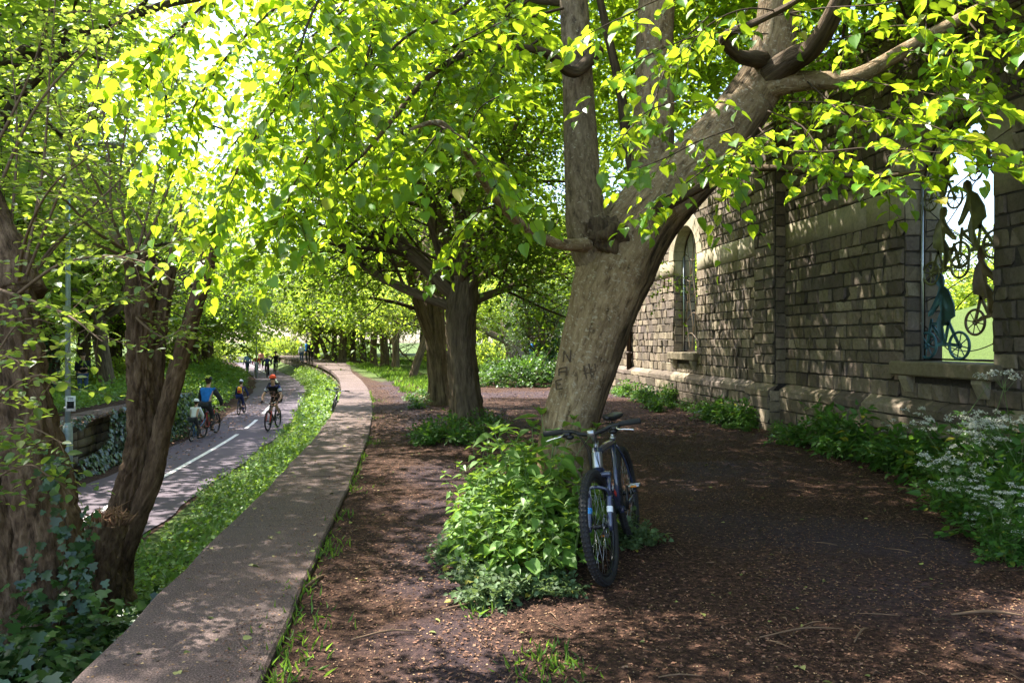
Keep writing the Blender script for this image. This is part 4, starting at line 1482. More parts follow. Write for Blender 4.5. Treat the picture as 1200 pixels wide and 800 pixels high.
# broken stub in front
st_ = thing('broken_stump', 'torn hollow stump stub with splintered top against the coppiced stem', 'stump', G(122, 728, -1.0) + np.array([-.10, -.36, 0]))
so = np.array(st_.location)
mb = MB()
pA = [so - np.array([0, 0, .1]), D1(112, 705, -.42), D1(119, 660, -.44), D1(127, 612, -.42)]
tube(mb, pA, [.23, .19, .165, .165], 72, 0, 24, .18, 3.2, True, 3.3, 0, .030, 9)
rebase(mb, so).build('bark_shell', M['bark_coppice'], st_)
mb = MB()
top = D1(127, 612, -.42)
for i in range(90):
    a = rnd.uniform(0, 6.28)
    r = .15 * math.sqrt(rnd.random())
    p = top + np.array([math.cos(a) * r, math.sin(a) * r, -.03])
    tube(mb, [p, p + np.array([rnd.gauss(0, .03), rnd.gauss(0, .03), rnd.uniform(.05, .10)]), p + np.array([rnd.gauss(0, .07), rnd.gauss(0, .06), rnd.uniform(.05, .17)])], [.014, .011, .002], 5)
rebase(mb, so).build('splintered_wood', M['splinter'], st_)

# shoots that spring from the cut stems: long thin rods with small fresh leaves
cb = MB()


def shoot(pts, r0, n, L=.3, size=.048, k=7, m=1):
    p, r = catmull(np.array(pts), np.linspace(r0, .003, len(pts)), 5)
    tube(cb, p, r, 6, m, cap=False)
    A, Dv = [], []
    for i in range(n):
        f = (.24 + .76 * (i + rnd.random()) / n) * (len(p) - 1.001)
        a = int(f)
        A.append(p[a] + (p[a + 1] - p[a]) * (f - a))
        tg = unit(p[a + 1] - p[a])
        d = tg * rnd.uniform(.2, .6) + np.array([rnd.gauss(0, .8), rnd.gauss(0, .8), rnd.gauss(.05, .3)])
        Dv.append(d)
    sprays(cb, np.array(A), np.array(Dv), L * rng.uniform(.6, 1.4, n), k, size, 'oval', .2, .15, .4, 0, m, .0022)


for pts in ([(150, 300, 0), (132, 260, .1), (128, 190, .15), (118, 100, .2), (105, 0, .3), (95, -90, .4)], [(150, 302, 0), (120, 290, -.2), (95, 283, -.4), (60, 275, -.6)], [(165, 296, .1), (190, 240, .2), (215, 170, .3), (250, 90, .4)],
            [(150, 300, -.1), (120, 230, -.4), (85, 160, -.6), (50, 90, -.8)], [(155, 300, .2), (140, 220, .6), (150, 130, .9), (160, 40, 1.1)], [(190, 330, .2), (160, 250, .6), (100, 180, .9), (40, 130, 1.1)],
            [(150, 300, .1), (100, 240, .4), (50, 200, .6), (0, 170, .8)], [(196, 312, .2), (210, 250, .6), (230, 180, .9), (235, 100, 1.2)], [(155, 298, -.1), (110, 270, -.6), (70, 230, -1.0), (20, 215, -1.3)],
            [(196, 318, 0), (170, 340, -.5), (140, 350, -.9), (105, 352, -1.3)], [(185, 380, .1), (160, 372, -.4), (190, 395, -.7), (215, 385, -.9)], [(160, 300, .3), (185, 200, .9), (200, 110, 1.3), (215, 10, 1.6)],
            [(150, 300, .3), (90, 200, 1.0), (60, 80, 1.4), (40, -30, 1.6)], [(160, 300, .3), (120, 150, 1.2), (150, 20, 1.6)]):
    shoot([D1(*q) for q in pts], .016, 24, .34, .05, 7)
rebase(cb, c0).build('crown', [M['leaf_copse'], M['twig_pale']], cop)

f0 = P(42, 800, 5.5)
f0[2] = -1.05
old = thing('old_pollard', 'massive old furrowed tree with fused stems and ivy about its foot, beside the coppiced tree', 'tree', f0)


def D2(px, py, dd=0.0):
    return P(px, py, 5.5 + dd)


mb = MB()
trunk_with_flare(mb, [f0 - np.array([0, 0, .2]), D2(56, 740), D2(52, 640), D2(42, 560), D2(30, 470), D2(20, 400), D2(14, 336)], [.38, .30, .25, .22, .165, .145, .15], 90, 0, 24, .14, .2, 6, 4.0, 2.6, ridge=.030, rf=8)
rebase(mb, f0).build('trunk', M['bark_coppice'], old)
limb(old, f0, [D2(8, 830, -.15), D2(10, 740, -.15), D2(0, 650, -.15), D2(-22, 560, -.1), D2(-50, 470, 0)], [.30, .26, .22, .20, .18], M['bark_coppice'], 80, 20, .12, 5., ridge=.030, rf=8)
limb(old, f0, [D2(50, 780, .15), D2(58, 690, .2), D2(54, 600, .25), D2(50, 540, .25), D2(55, 500, .2)], [.26, .20, .16, .12, .07], M['bark_coppice'], 70, 20, .12, 6., ridge=.026, rf=8)
limb(old, f0, [D2(22, 345), D2(12, 300, .1), D2(-12, 240, .2), D2(-40, 150, .3)], [.17, .12, .10, .07], M['bark_coppice'], 40, 12, .1, 7., ridge=.018, rf=8)
cb = MB()
for pts in ([(24, 340, 0), (60, 250, -.2), (100, 150, -.3), (130, 40, -.3)], [(24, 340, 0), (50, 200, .2), (60, 60, .3), (70, -60, .3)], [(20, 345, -.1), (70, 310, -.6), (130, 300, -1.0), (180, 310, -1.2)], [(10, 300, .2), (20, 160, .5), (10, 30, .7)],
            [(-10, 240, .1), (40, 130, 0), (100, 60, 0), (170, 0, 0)], [(24, 340, .2), (90, 260, .5), (150, 200, .7), (200, 120, .9)], [(-30, 330, -.5), (30, 350, -1.0), (80, 370, -1.3), (120, 400, -1.5)],
            [(20, 340, 0), (30, 280, -.5), (60, 220, -.9), (110, 180, -1.1)], [(-20, 200, .2), (30, 100, .2), (60, 10, .2)], [(24, 340, .2), (70, 280, .4), (120, 250, .5), (160, 240, .6)]):
    shoot([D2(*q) for q in pts], .014, 22, .34, .05, 7)
top_ = D2(-40, 150, .3)
hb = np.array([-5.2, 8.2, 6.6])
tube(cb, [D2(-12, 240, .2), top_, (top_ + hb) / 2 + np.array([0, -.3, .6]), hb, hb + np.array([-.2, 3.2, .9])], [.09, .07, .06, .045, .02], 8, 2, 5)  # unseen bough added to carry the shading leaf patch
n = 1050
u = units(rng.normal(size=(n, 3))) * (rng.random(n) ** .4)[:, None]
A = u * np.array([.95, 4.3, .8]) + np.array([-5.35, 9.4, 7.7])  # leaf patch added out of view to keep sun off the paved strip
sprays(cb, A, rng.normal(size=(n, 3)) * np.array([1, 1, .3]), rng.uniform(.3, .6, n), 8, .075, 'oval', .4, .2, .4, 0, 1, .003)
rebase(cb, f0).build('crown', [M['leaf_copse'], M['twig_pale'], M['bark_coppice']], old)
# a leafy elder shoot reaching in at the side, bigger leaves
el = thing('elder_shrub', 'young shrub with bright toothless leaves growing in front of the massive old tree', 'shrub', P(-60, 800, 4.6) * np.array([1, 1, 0]) + np.array([0, 0, -1.0]))
cb = MB()
for pts in ([(-60, 800, 0), (-50, 600, 0), (-10, 480, -.2), (40, 440, -.4), (75, 455, -.5)], [(-60, 800, 0), (-55, 620, .1), (-20, 520, .1), (30, 500, 0), (75, 520, -.1)], [(-60, 800, 0), (-60, 580, -.2), (-10, 430, -.4), (30, 425, -.6)],
            [(-50, 700, 0), (-20, 580, .2), (30, 545, .2), (60, 560, .2)], [(-60, 640, 0), (-30, 480, .3), (20, 380, .5), (70, 380, .6)]):
    shoot([P(q[0], q[1], 4.6 + q[2]) for q in pts], .012, 15, .26, .058, 7)
rebase(cb, el.location).build('foliage', [M['leaf_copse'], M['twig_pale']], el)
# ivy-clad dark trunk across the path
iv = thing('ivy_clad_tree', 'dark tree trunk wrapped in ivy, beyond the lamp post', 'tree', (0, 0, 0))
q = G(58, 462, -.5)
mb = MB()
tube(mb, [(0, 0, -.2), (.1, 0, 2), (0, .1, 4), (-.2, 0, 7)], [.34, .28, .24, .16], 14, 0, 4, .1)
mb.build('trunk', M['bark_furrow'], iv)
mb = MB()
n = 2600
a, h = rng.uniform(0, 6.28, n), rng.uniform(0, 6.2, n)
A = np.stack([np.cos(a) * (.36 - .02 * h), np.sin(a) * (.36 - .02 * h), h], -1) + rng.normal(size=(n, 3)) * .05
leaves(mb, A, np.stack([np.cos(a) * .4, np.sin(a) * .4, np.full(n, -.8)], -1) + rng.normal(size=(n, 3)) * .3, np.stack([np.cos(a), np.sin(a), np.full(n, .5)], -1) + rng.normal(size=(n, 3)) * .25, rng.uniform(.07, .12, n), 'ivy')
mb.build('foliage', M['leaf_ivy'], iv)
iv.location = (q[0], q[1], -.55)


# ================================================================== low plants
def nettle(seed, h, npair, size, t='lance', lm='leaf_nettle', wid=1.0, droop=.5):
    """one upright herb: stem and opposite pairs of leaves"""
    R_ = np.random.default_rng(seed)
    root = thing('nettle_plant', 'upright green nettle in the clump at the foot of the leaning lime', 'plant', (0, 0, 0), 0, 'nettles round the leaning lime')
    lean = R_.normal(size=2) * .10
    mb = MB()
    pts = [np.array([lean[0] * q * q * h, lean[1] * q * q * h, q * h - .02]) for q in np.linspace(0, 1, 6)]
    tube(mb, pts, np.linspace(.0045, .002, 6), 5)
    mb.build('stem', M['stem'], root)
    cb = MB()
    A, D, N, S = [], [], [], []
    for i in range(npair):
        f = .18 + .82 * (i + .5) / npair
        p = np.array([lean[0] * f * f * h, lean[1] * f * f * h, f * h])
        a0 = i * 1.62 + R_.uniform(-.3, .3)
        k = size * (1.15 - .65 * f ** 2) * R_.uniform(.8, 1.2)
        for s in (0, math.pi):
            a = a0 + s
            d = np.array([math.cos(a), math.sin(a), .35 - droop * R_.uniform(.6, 1.6) * (1 - .5 * f)])
            A.append(p + np.array([math.cos(a), math.sin(a), .3]) * k * .25)
            D.append(d)
            N.append(np.array([0, 0, 1]) + np.array([math.cos(a), math.sin(a), 0]) * .3 + R_.normal(size=3) * .2)
            S.append(k)
    for i in range(4):
        a = i * 1.57 + .4
        A.append(pts[-1])
        D.append(np.array([math.cos(a), math.sin(a), .9]))
        N.append(np.array([math.cos(a) * -.5, math.sin(a) * -.5, 1]))
        S.append(size * .4)
    leaves(cb, np.array(A), np.array(D), np.array(N), np.array(S), t, 0, wid)
    cb.build('foliage', M[lm], root)
    return root


protos = [nettle(1, .62, 6, .125, 'lance', 'leaf_nettle', 1.3, .95), nettle(2, .5, 5, .13, 'heart', 'leaf_nettle', .85, .9), nettle(3, .72, 7, .12, 'lance', 'leaf_nettle', 1.25, 1.0), nettle(4, .42, 4, .125, 'heart', 'leaf_nettle', 1.0, .8), nettle(5, .55, 6, .15, 'lance', 'leaf_nettle', .9, .6)]
for p in protos[3:4]:
    p.name = 'heart_leaved_herb'
    p['label'] = 'heart-leaved green herb among the nettles at the foot of the leaning lime'
    p['group'] = 'heart-leaved herbs in the nettle clump'
usedp = set()
clump = []
k = 0
while len(clump) < 118 and k < 4000:
    k += 1
    px, py = rnd.uniform(530, 706), rnd.uniform(592, 694)
    if ((px - 614) / 90) ** 2 + ((py - 645) / 52) ** 2 > 1:
        continue
    q = G(px, py)
    if any((q[0] - c[0]) ** 2 + (q[1] - c[1]) ** 2 < .0048 for c in clump):
        continue
    if np.hypot(q[0] - b0[0], q[1] - b0[1]) < .36:
        continue
    clump.append((q[0], q[1], px, py))
for px, py in ((640, 640), (628, 622), (618, 630), (612, 640), (640, 628), (690, 640), (700, 628), (575, 618), (560, 615), (700, 655), (690, 650)):
    q = G(px, py)
    clump.append((q[0], q[1], px, py))
for i, (x, y, px, py) in enumerate(clump):
    p = protos[(i * 7 + int(px)) % 5]
    c = p if p.name not in usedp else copy_tree(p)
    usedp.add(p.name)
    s = .62 + .62 * max(0, min(1, (px - 520) / 110)) * max(.25, 1 - max(0, py - 640) / 75)
    s *= rnd.uniform(.8, 1.15)
    if i >= 118:
        s *= 1.35
    if px > 655:
        s = min(s, .95)
    c.location = (x, y, float(ground_z(x, y)) - .01)
    c.rotation_euler = (rnd.gauss(0, .08), rnd.gauss(0, .08), rnd.uniform(0, 6.28))
    c.scale = (s, s, s)


def herb(name, label, cat, R0, h, n, size, lm, seed, t='oval', stems=14, group=None, flat=.45):
    """low spreading herb: stems fan out from the root, with leaves along them"""
    R_ = np.random.default_rng(seed)
    root = thing(name, label, cat, (0, 0, 0), 0, group)
    cb = MB()
    A, D, L = [], [], []
    for i in range(stems):
        a, r = R_.uniform(0, 6.28), R0 * R_.uniform(.15, 1)
        hh = h * R_.uniform(.45, 1.1) * (1.1 - .5 * r / R0)
        p0 = np.array([math.cos(a) * r * .35, math.sin(a) * r * .35, 0])
        p1 = np.array([math.cos(a) * r * .7, math.sin(a) * r * .7, hh * .7])
        p2 = np.array([math.cos(a) * r, math.sin(a) * r, hh])
        tube(cb, [p0, p1, p2], [.0045, .003, .0015], 4, 1, sub=3)
        for q in range(n):
            f = R_.uniform(.2, 1)
            p = p0 * (1 - f) ** 2 + p1 * 2 * f * (1 - f) + p2 * f * f
            A.append(p)
            D.append((p2 - p0) * .6 + R_.normal(size=3) * .3)
            L.append(size * 2.6)
    sprays(cb, np.array(A), np.array(D), np.array(L) * R_.uniform(.7, 1.3, len(A)), 5, size, t, .3, .25, flat, 0, 1, .0014)
    cb.build('foliage', [M[lm], M['stem']], root)
    return root


hA = herb('leafy_weed', 'leafy green weed growing along the foot of the stone wall', 'plant', .34, .42, 5, .075, 'leaf_herb', 11, 'lance', 18, 'weeds along the wall')
hB = herb('leafy_weed', 'leafy green weed growing along the foot of the stone wall', 'plant', .40, .30, 5, .065, 'leaf_herb', 12, 'oval', 20, 'weeds along the wall')
hC = herb('leafy_weed', 'leafy green weed growing along the foot of the stone wall', 'plant', .26, .60, 5, .085, 'leaf_herb', 13, 'lance', 16, 'weeds along the wall')
used = set()


def putw(o, x, y, s, rz, label=None, group=None):
    c = put(o, x, y, s, rz, label, group, fresh=o.name not in used)
    used.add(o.name)
    return c


wallspots = []
for i in range(36):
    y = 4.6 + i * .46 + rnd.uniform(-.15, .15)
    dens = 1.0
    if 10.2 < y < 12.0 and rnd.random() < .2:
        continue
    wallspots.append((WX - rnd.uniform(.16, .62) - (.25 if 11.9 < y < 12.9 else 0) - max(0, 7 - y) * .25, y))
for i, (x, y) in enumerate(wallspots):
    putw((hA, hB, hC)[i % 3], x, y, rnd.uniform(.4, 1.2) * (1.1 if y < 9 else .85), i * 1.1)
for (px, py, o, s) in ((760, 478, hC, .9), (752, 470, hC, .8), (768, 482, hA, .8), (842, 492, hB, 1.2), (862, 496, hB, 1.2), (880, 500, hA, 1.1), (960, 522, hC, 1.1), (985, 535, hA, 1.2), (1000, 538, hC, 1.2), (930, 520, hB, 1.0), (1040, 552, hA, 1.2), (1065, 556, hA, 1.1)):
    q = G(px, py)
    putw(o, q[0], q[1], s, px)
# tufts at the foot of the platform trees
hD = herb('ground_elder', 'low leafy tuft at the foot of the stout dark platform tree', 'plant', .42, .34, 5, .065, 'leaf_herb', 14, 'oval', 18, 'low tufts round the platform trees')
for px, py, s in ((520, 515, 1.0), (508, 520, .9), (530, 520, 1.0), (560, 505, .9), (500, 517, .7), (575, 500, .8), (548, 512, .8), (495, 478, .8), (488, 470, .8), (530, 500, .8), (500, 463, .7), (505, 508, .6)):
    q = G(px, py)
    putw(hD, q[0], q[1], s, px)
hE = herb('creeping_weed', 'grey-green creeping weed at the front edge of the nettle clump', 'plant', .22, .16, 5, .034, 'leaf_creep', 15, 'heart', 16, 'creeping weeds before the nettles', .3)
for px, py in ((550, 672), (560, 684), (575, 694), (590, 690), (600, 700), (620, 688), (570, 705), (640, 690), (655, 695), (530, 655), (535, 640), (735, 640), (750, 636), (728, 630), (552, 660)):
    q = G(px, py)
    putw(hE, q[0], q[1], rnd.uniform(.75, 1.15), px)


# cow parsley: hollow stems, ferny leaves and flat heads of white flowers
def cow_parsley(seed, h, nst, label):
    R_ = np.random.default_rng(seed)
    root = thing('cow_parsley', label, 'wild flower', (0, 0, 0), 0, 'cow parsley beside the wall')
    cb, fb = MB(), MB()
    A, D, L = [], [], []
    FA, FN, FS = [], [], []
    for i in range(nst):
        a = R_.uniform(0, 6.28)
        r = h * R_.uniform(.1, .5)
        hh = h * R_.uniform(.3, 1.15)
        top = np.array([math.cos(a) * r, math.sin(a) * r, hh])
        mid = top * np.array([.35, .35, .55])
        tube(cb, [(0, 0, 0), mid, top], [.005, .004, .002], 5, 1, sub=3)
        for u in range(R_.integers(3, 6)):
            b = R_.uniform(0, 6.28)
            hd = top + np.array([math.cos(b) * .11, math.sin(b) * .11, R_.uniform(-.02, .08)])
            tube(cb, [top - np.array([0, 0, .08]), hd], [.0018, .001], 4, 1)
            for w in range(11):
                c = R_.uniform(0, 6.28)
                rr = .045 * math.sqrt(R_.random())
                e = hd + np.array([math.cos(c) * rr, math.sin(c) * rr, .035 - rr * .6 + R_.uniform(-.008, .008)])
                twigs(cb, hd[None], (hd * .5 + e * .5)[None], e[None], .0007, 1)
                for z in range(4):
                    FA.append(e + R_.normal(size=3) * .006)
                    FN.append(np.array([0, -.3, .8]) + R_.normal(size=3) * .55)
                    FS.append(R_.uniform(.011, .019))
        for z in range(7):
            f = R_.uniform(.1, .75)
            p = mid * 2 * f * (1 - f) + top * f * f
            A.append(p)
            D.append(np.array([R_.normal(), R_.normal(), .25]))
            L.append(R_.uniform(.15, .30))
    sprays(cb, np.array(A), np.array(D), np.array(L), 13, .05, 'lance', .2, .3, .4, 0, 1, .0014)
    cb.build('foliage', [M['leaf_herb'], M['stem']], root)
    n = len(FA)
    aa = R_.uniform(0, 6.28, n)
    leaves(fb, np.array(FA), np.stack([np.cos(aa), np.sin(aa), np.full(n, .1)], -1), np.array(FN), np.array(FS), 'far', 0, 1.3)
    fb.build('flower_heads', M['petal'], root)
    return root


cpA = cow_parsley(1, 1.05, 9, 'white-flowered cow parsley in the thicket beside the stone wall')
cpB = cow_parsley(2, .85, 8, 'white-flowered cow parsley in the thicket beside the stone wall')
lowp = 'low cow parsley with white heads, in the weeds by the wall'
for i, (px, py, o, s, up_) in enumerate([(1150, 590, cpA, 1.0, 0), (1105, 572, cpA, .95, 0), (1170, 650, cpB, .6, 0), (1130, 615, cpA, .7, 0), (1190, 580, cpA, 1.0, 0), (1175, 600, cpB, .9, 0), (1135, 590, cpB, .85, 0), (1210, 610, cpB, 1.0, 0), (1080, 548, cpB, .8, 0), (1160, 630, cpB, .45, 0), (1050, 540, cpB, .6, 0), (1225, 560, cpA, 1.0, 0), (1190, 640, cpB, .5, 0)]):
    q = G(px, py)
    putw(o, q[0], q[1], s, i * 1.4)
for i, (px, py, o, s) in enumerate([(1120, 575, hC, 1.1), (1150, 600, hA, 1.2), (1175, 625, hA, 1.2), (1195, 640, hB, 1.1), (1130, 600, hB, 1.0), (1100, 570, hC, 1.1), (1160, 580, hC, 1.2), (1190, 600, hC, 1.2), (1210, 630, hA, 1.2), (1145, 575, hA, 1.2), (1180, 655, hB, .6), (1110, 588, hB, .8), (1215, 655, hB, .7)]):
    q = G(px, py)
    putw(o, q[0], q[1], s, i * 1.9)
# ivy bed by the old pollard
for i, (cx, cy, z, rx, ry, h, n, lb) in enumerate([(-2.32, 4.85, -1.0, .70, .85, .92, 1900, 'glossy ivy mounded at the foot of the massive old tree'), (-2.1, 6.05, -.98, .45, .8, .52, 900, 'glossy ivy spreading along the platform face under the cut coppiced tree'),
                                                   (-2.55, 3.6, -1.0, .8, .7, .70, 900, 'glossy ivy in the shade before the massive old tree')]):
    iv_ = thing('ivy_plant', lb, 'ivy', (cx, cy, z), 0)
    mb = MB()
    u = units(rng.normal(size=(n, 3)))
    u[:, 2] = np.abs(u[:, 2])
    kk = np.array([1 + .35 * mnoise.noise(Vector(q * 2.3 + i * 5)) for q in u])
    A = u * (kk * rng.uniform(.55, 1.0, n))[:, None] * np.array([rx, ry, h])
    D = u * np.array([1, 1, .2]) + rng.normal(size=(n, 3)) * .5 + np.array([0, 0, -.55])
    leaves(mb, A, D, u * .8 + np.array([0, 0, .9]) + rng.normal(size=(n, 3)) * .25, rng.uniform(.05, .10, n), 'ivy')
    mb.build('foliage', M['leaf_ivy'], iv_)
    mb = MB()
    for q in range(24):
        a = rnd.uniform(0, 6.28)
        tube(mb, [(0, 0, 0), (math.cos(a) * rx * .4, math.sin(a) * ry * .4, h * .5), (math.cos(a) * rx * .85, math.sin(a) * ry * .85, h * .3)], .005, 4, sub=3)
    mb.build('vine', M['twig'], iv_)
iv_ = thing('ivy_strand', 'thin ivy climbing the bark of the massive old tree', 'ivy', D2(70, 760, -.3))
mb, mv = MB(), MB()
for pts in ([(80, 760), (70, 690), (78, 620), (62, 570), (70, 530)], [(60, 770), (45, 700), (40, 640)], [(95, 770), (98, 700), (92, 650)], [(100, 740), (106, 690), (100, 640), (108, 600)]):
    p, r = catmull(np.array([D2(q[0], q[1], -.30) for q in pts]), np.linspace(.006, .002, len(pts)), 8)
    tube(mv, p, r, 5)
    n = len(p) * 3
    A = np.repeat(p, 3, 0) + rng.normal(size=(n, 3)) * .035 - np.array([0, .03, 0])
    leaves(mb, A, rng.normal(size=(n, 3)) * .5 + np.array([0, -.3, -.6]), np.array([.2, -1, .6]) + rng.normal(size=(n, 3)) * .3, rng.uniform(.035, .08, n), 'ivy')
rebase(mb, iv_.location).build('foliage', M['leaf_ivy'], iv_)
rebase(mv, iv_.location).build('vine', M['twig'], iv_)
# ivy climbing over the opposite platform face
iv_ = thing('ivy_curtain', 'dark ivy hanging over the stone platform face beyond the lamp post', 'ivy', (-6.6, 12, 0))
mb = MB()
n = 9000
y = rng.uniform(2.5, 23.2, n)
h = rng.uniform(-1.1, .06, n)
kk = np.array([mnoise.noise(Vector((yy * .7, hh * 1.1, 3))) for yy, hh in zip(y, h)])
ok = kk > -.22
y, h, kk = y[ok], h[ok], kk[ok]
A = np.stack([-6.6 + np.clip(kk, 0, 1) * .3 + rng.uniform(0, .08, len(y)) + (h < -.9) * .1, y, h], -1)
leaves(mb, rebase_ := A - np.array([-6.6, 12, 0]), np.stack([np.full(len(y), .45), rng.normal(size=len(y)) * .5, np.full(len(y), -.8)], -1), np.stack([np.full(len(y), 1.0), rng.normal(size=len(y)) * .3, np.full(len(y), .6)], -1), rng.uniform(.06, .12, len(y)), 'ivy')
mb.build('foliage', M['leaf_ivy'], iv_)


# ------------------------------------------------------------------ ground cover nobody could count
def cover(name, pts, size, t, lm, hgt, k=5, label=None, length=.2):
    """low leafy carpet: short shoots rising from the given ground points"""
    mb = MB()
    n = len(pts)
    D = rng.normal(size=(n, 3)) * .55 + np.array([0, 0, .8])
    A = pts.copy()
    A[:, 2] += rng.uniform(-.02, hgt, n)
    sprays(mb, A, D, length * rng.uniform(.6, 1.5, n), k, size, t, .45, .3, .4, 0, 1, .0015 if size < .07 else 0)
    return kind(mb.build(name, [M[lm], M['stem']]), 'stuff', label)


def scatter(n, s0, s1, y0, y1, bias=1.0, keep=None):
    y = y0 + (y1 - y0) * rng.random(n) ** bias
    s = rng.uniform(s0, s1, n)
    x = s + curve(y)
    if keep is not None:
        m = keep(s, y)
        x, y = x[m], y[m]
    return np.stack([x, y, ground_z(x, y)], -1)


nz = lambda s, y, f, o: np.array([mnoise.noise(Vector((a * f, b * f * .6, o))) for a, b in zip(s, y)])
vk = lambda s, y: ((s - path_right(y) - .2) / .45 + nz(s, y, 1.6, 1) * 1.5 + rng.normal(size=len(s)) * .3 > .4)
v1 = scatter(5200, -3.65, -1.55, 5.5, 22, 1.25, vk)
v2 = scatter(4200, -3.7, -1.5, 20, 60, 1.2, vk)
cover('verge_undergrowth', v1, .058, 'oval', 'leaf_nettle', .16, 6, 'low green leaves covering the verge between path and platform', .2)
cover('verge_undergrowth', v2, .10, 'far', 'leaf_nettle', .2, 6, 'green verge growing along the curve of the platform', .3)
o1 = scatter(7000, -14.5, -7.2, 9, 34, 1.0, lambda s, y: nz(s, y, .5, 7) + rng.normal(size=len(s)) * .25 > -.22)
o2 = scatter(3200, -8.8, -6.2, 22.5, 60, 1.1)
o3 = scatter(4500, -30, -8, 30, 90, 1.0)
cover('platform_undergrowth', o1, .085, 'far', 'leaf_nettle', .18, 6, 'nettles and grass growing over the platform across the path', .28)
cover('bank_undergrowth', np.vstack([o2, o3]), .14, 'far', 'leaf_nettle', .25, 6, 'green bank growing beside the far curve of the path', .4)


def blades(name, pts, h, w, label, lean=.5):
    mb = MB()
    n = len(pts)
    D = rng.normal(size=(n, 3)) * lean + np.array([0, 0, 1.0])
    leaves(mb, pts - np.array([0, 0, .01]), D, rng.normal(size=(n, 3)), h * rng.uniform(.5, 1.3, n), 'far', 0, w)
    return kind(mb.build(name, M['leaf_grass']), 'stuff', label)


gk = lambda s, y: nz(s, y, .9, 4) > -.05
g1 = scatter(9000, .3, 2.2, 22, 50, 1.0, gk)
g2 = scatter(5000, -3.3, -2.2, 18, 46, 1.0, lambda s, y: gk(s, y) & (s > path_right(y) + .05))
g3 = scatter(9000, 3.5, 14, 34, 66, 1.0)
blades('long_grass', np.vstack([g1, g2, g3]), .22, .12, 'grass growing at the edges of the far path and lawn')
# grass in the joint beside the paved strip and small tufts in the earth
tl = []
for px, py, n_, r_ in ((345, 690, 60, .08), (343, 735, 90, .12), (338, 770, 60, .1), (385, 640, 50, .09), (437, 470, 90, .15), (437, 490, 60, .12), (436, 520, 40, .1), (640, 786, 90, .10), (655, 780, 50, .08), (415, 575, 30, .06), (400, 605, 40, .08), (378, 648, 50, .07), (330, 790, 50, .08), (560, 712, 40, .06)):
    q = G(px, py)
    for i in range(n_):
        tl.append(q + np.array([rnd.gauss(0, r_), rnd.gauss(0, r_ * 1.4), 0]))
for i in range(900):
    y = rnd.uniform(3, 24)
    if mnoise.noise(Vector((3.3, y * .8, 1))) > -.05:
        tl.append(np.array([-.66 + rnd.gauss(0, .025) + float(curve(y)), y, 0]))
tl = np.array(tl)
tl[:, 2] = np.maximum(ground_z(tl[:, 0], tl[:, 1]), -.005)
blades('edge_grass', tl, .075, .16, 'short grass in the joint beside the paved strip', .7)

# leaf litter on the earth and on the pavement
M['chip_dark'] = leafmat('dry_bark_chip', (.12, .062, .040), (.03, .02, .01), .75, .05, .85, .15, (.24, .15, .095), .2)
M['chip_tan'] = leafmat('dry_bud_scale', (.26, .155, .080), (.10, .07, .03), .45, .1, .8, .2, (.42, .31, .17), .3)
M['leaf_fallen'] = leafmat('fallen_lime_leaf', (.17, .19, .05), (.08, .09, .02), .6, .15, .6, .3, (.40, .33, .14), .5)


def litter(mb, n, s0, s1, y0, y1, bias, smin, smax, mat_, t, z0=.004, wid=1.0, clus=.0):
    p = scatter(n, s0, s1, y0, y1, bias)
    if clus:
        m = nz(p[:, 0], p[:, 1], 1.4, 9) + rng.normal(size=len(p)) * .25 > clus
        p = p[m]
    if s1 <= -.68:
        p[:, 2] = .034
    else:
        p[:, 2] += z0
    n = len(p)
    a = rng.uniform(0, 6.28, n)
    D = np.stack([np.cos(a), np.sin(a), rng.normal(size=n) * .12 + .03], -1)
    leaves(mb, p, D, np.array([0, 0, 1.0]) + rng.normal(size=(n, 3)) * .22, rng.uniform(smin, smax, n), t, mat_, wid)


mb = MB()
litter(mb, 42000, -.62, 6.6, 1.6, 14, 1.6, .007, .030, 0, 'far', .004, .7)
litter(mb, 70000, -.62, 6.6, 1.6, 12, 1.6, .008, .034, 0, 'far', .005, .6, .08)
litter(mb, 30000, -.62, 6.6, 1.6, 15, 1.5, .005, .014, 1, 'far', .006, .8, .0)
litter(mb, 650, -.62, 6.4, 1.7, 20, 1.3, .016, .042, 2, 'heart', .008, .9, -.1)
litter(mb, 9000, -.62, 6.4, 12, 26, 1.2, .03, .06, 0, 'far', .006, .7)
litter(mb, 1500, -1.50, -.70, 1.8, 16, 1.3, .008, .020, 1, 'far')
litter(mb, 2600, -.95, -.70, 1.8, 18, 1.2, .006, .02, 0, 'far')
litter(mb, 2500, -1.50, -.70, 1.8, 18, 1.2, .006, .018, 0, 'far')
litter(mb, 60, -1.50, -.70, 1.8, 14, 1.2, .03, .05, 2, 'heart')
litter(mb, 1500, -3.75, -2.9, 9, 24, 1.0, .02, .05, 0, 'far', .01)
litter(mb, 1200, -6.5, -5.9, 9, 24, 1.0, .02, .05, 0, 'far', .01)
kind(mb.build('leaf_litter', [M['chip_dark'], M['chip_tan'], M['leaf_fallen']]), 'stuff', 'bud scales, chips and fallen leaves strewn over the earth')
mb = MB()
for i in range(260):
    y = 1.8 + 10 * rnd.random() ** 1.4
    x = rnd.uniform(-.5, 6.0)
    a = rnd.uniform(0, 6.28)
    ln = rnd.uniform(.04, .22)
    p = np.array([x, y, float(ground_z(x, y)) + .008])
    d = np.array([math.cos(a), math.sin(a), 0])
    tube(mb, [p - d * ln / 2, p + np.array([rnd.gauss(0, .01), rnd.gauss(0, .01), .008]), p + d * ln / 2], [.003, .004, .0015], 5, rnd.choice([0, 1]), sub=2)
kind(mb.build('twig_litter', [M['twig'], M['twig_pale']]), 'stuff', 'small broken twigs scattered on the earth')
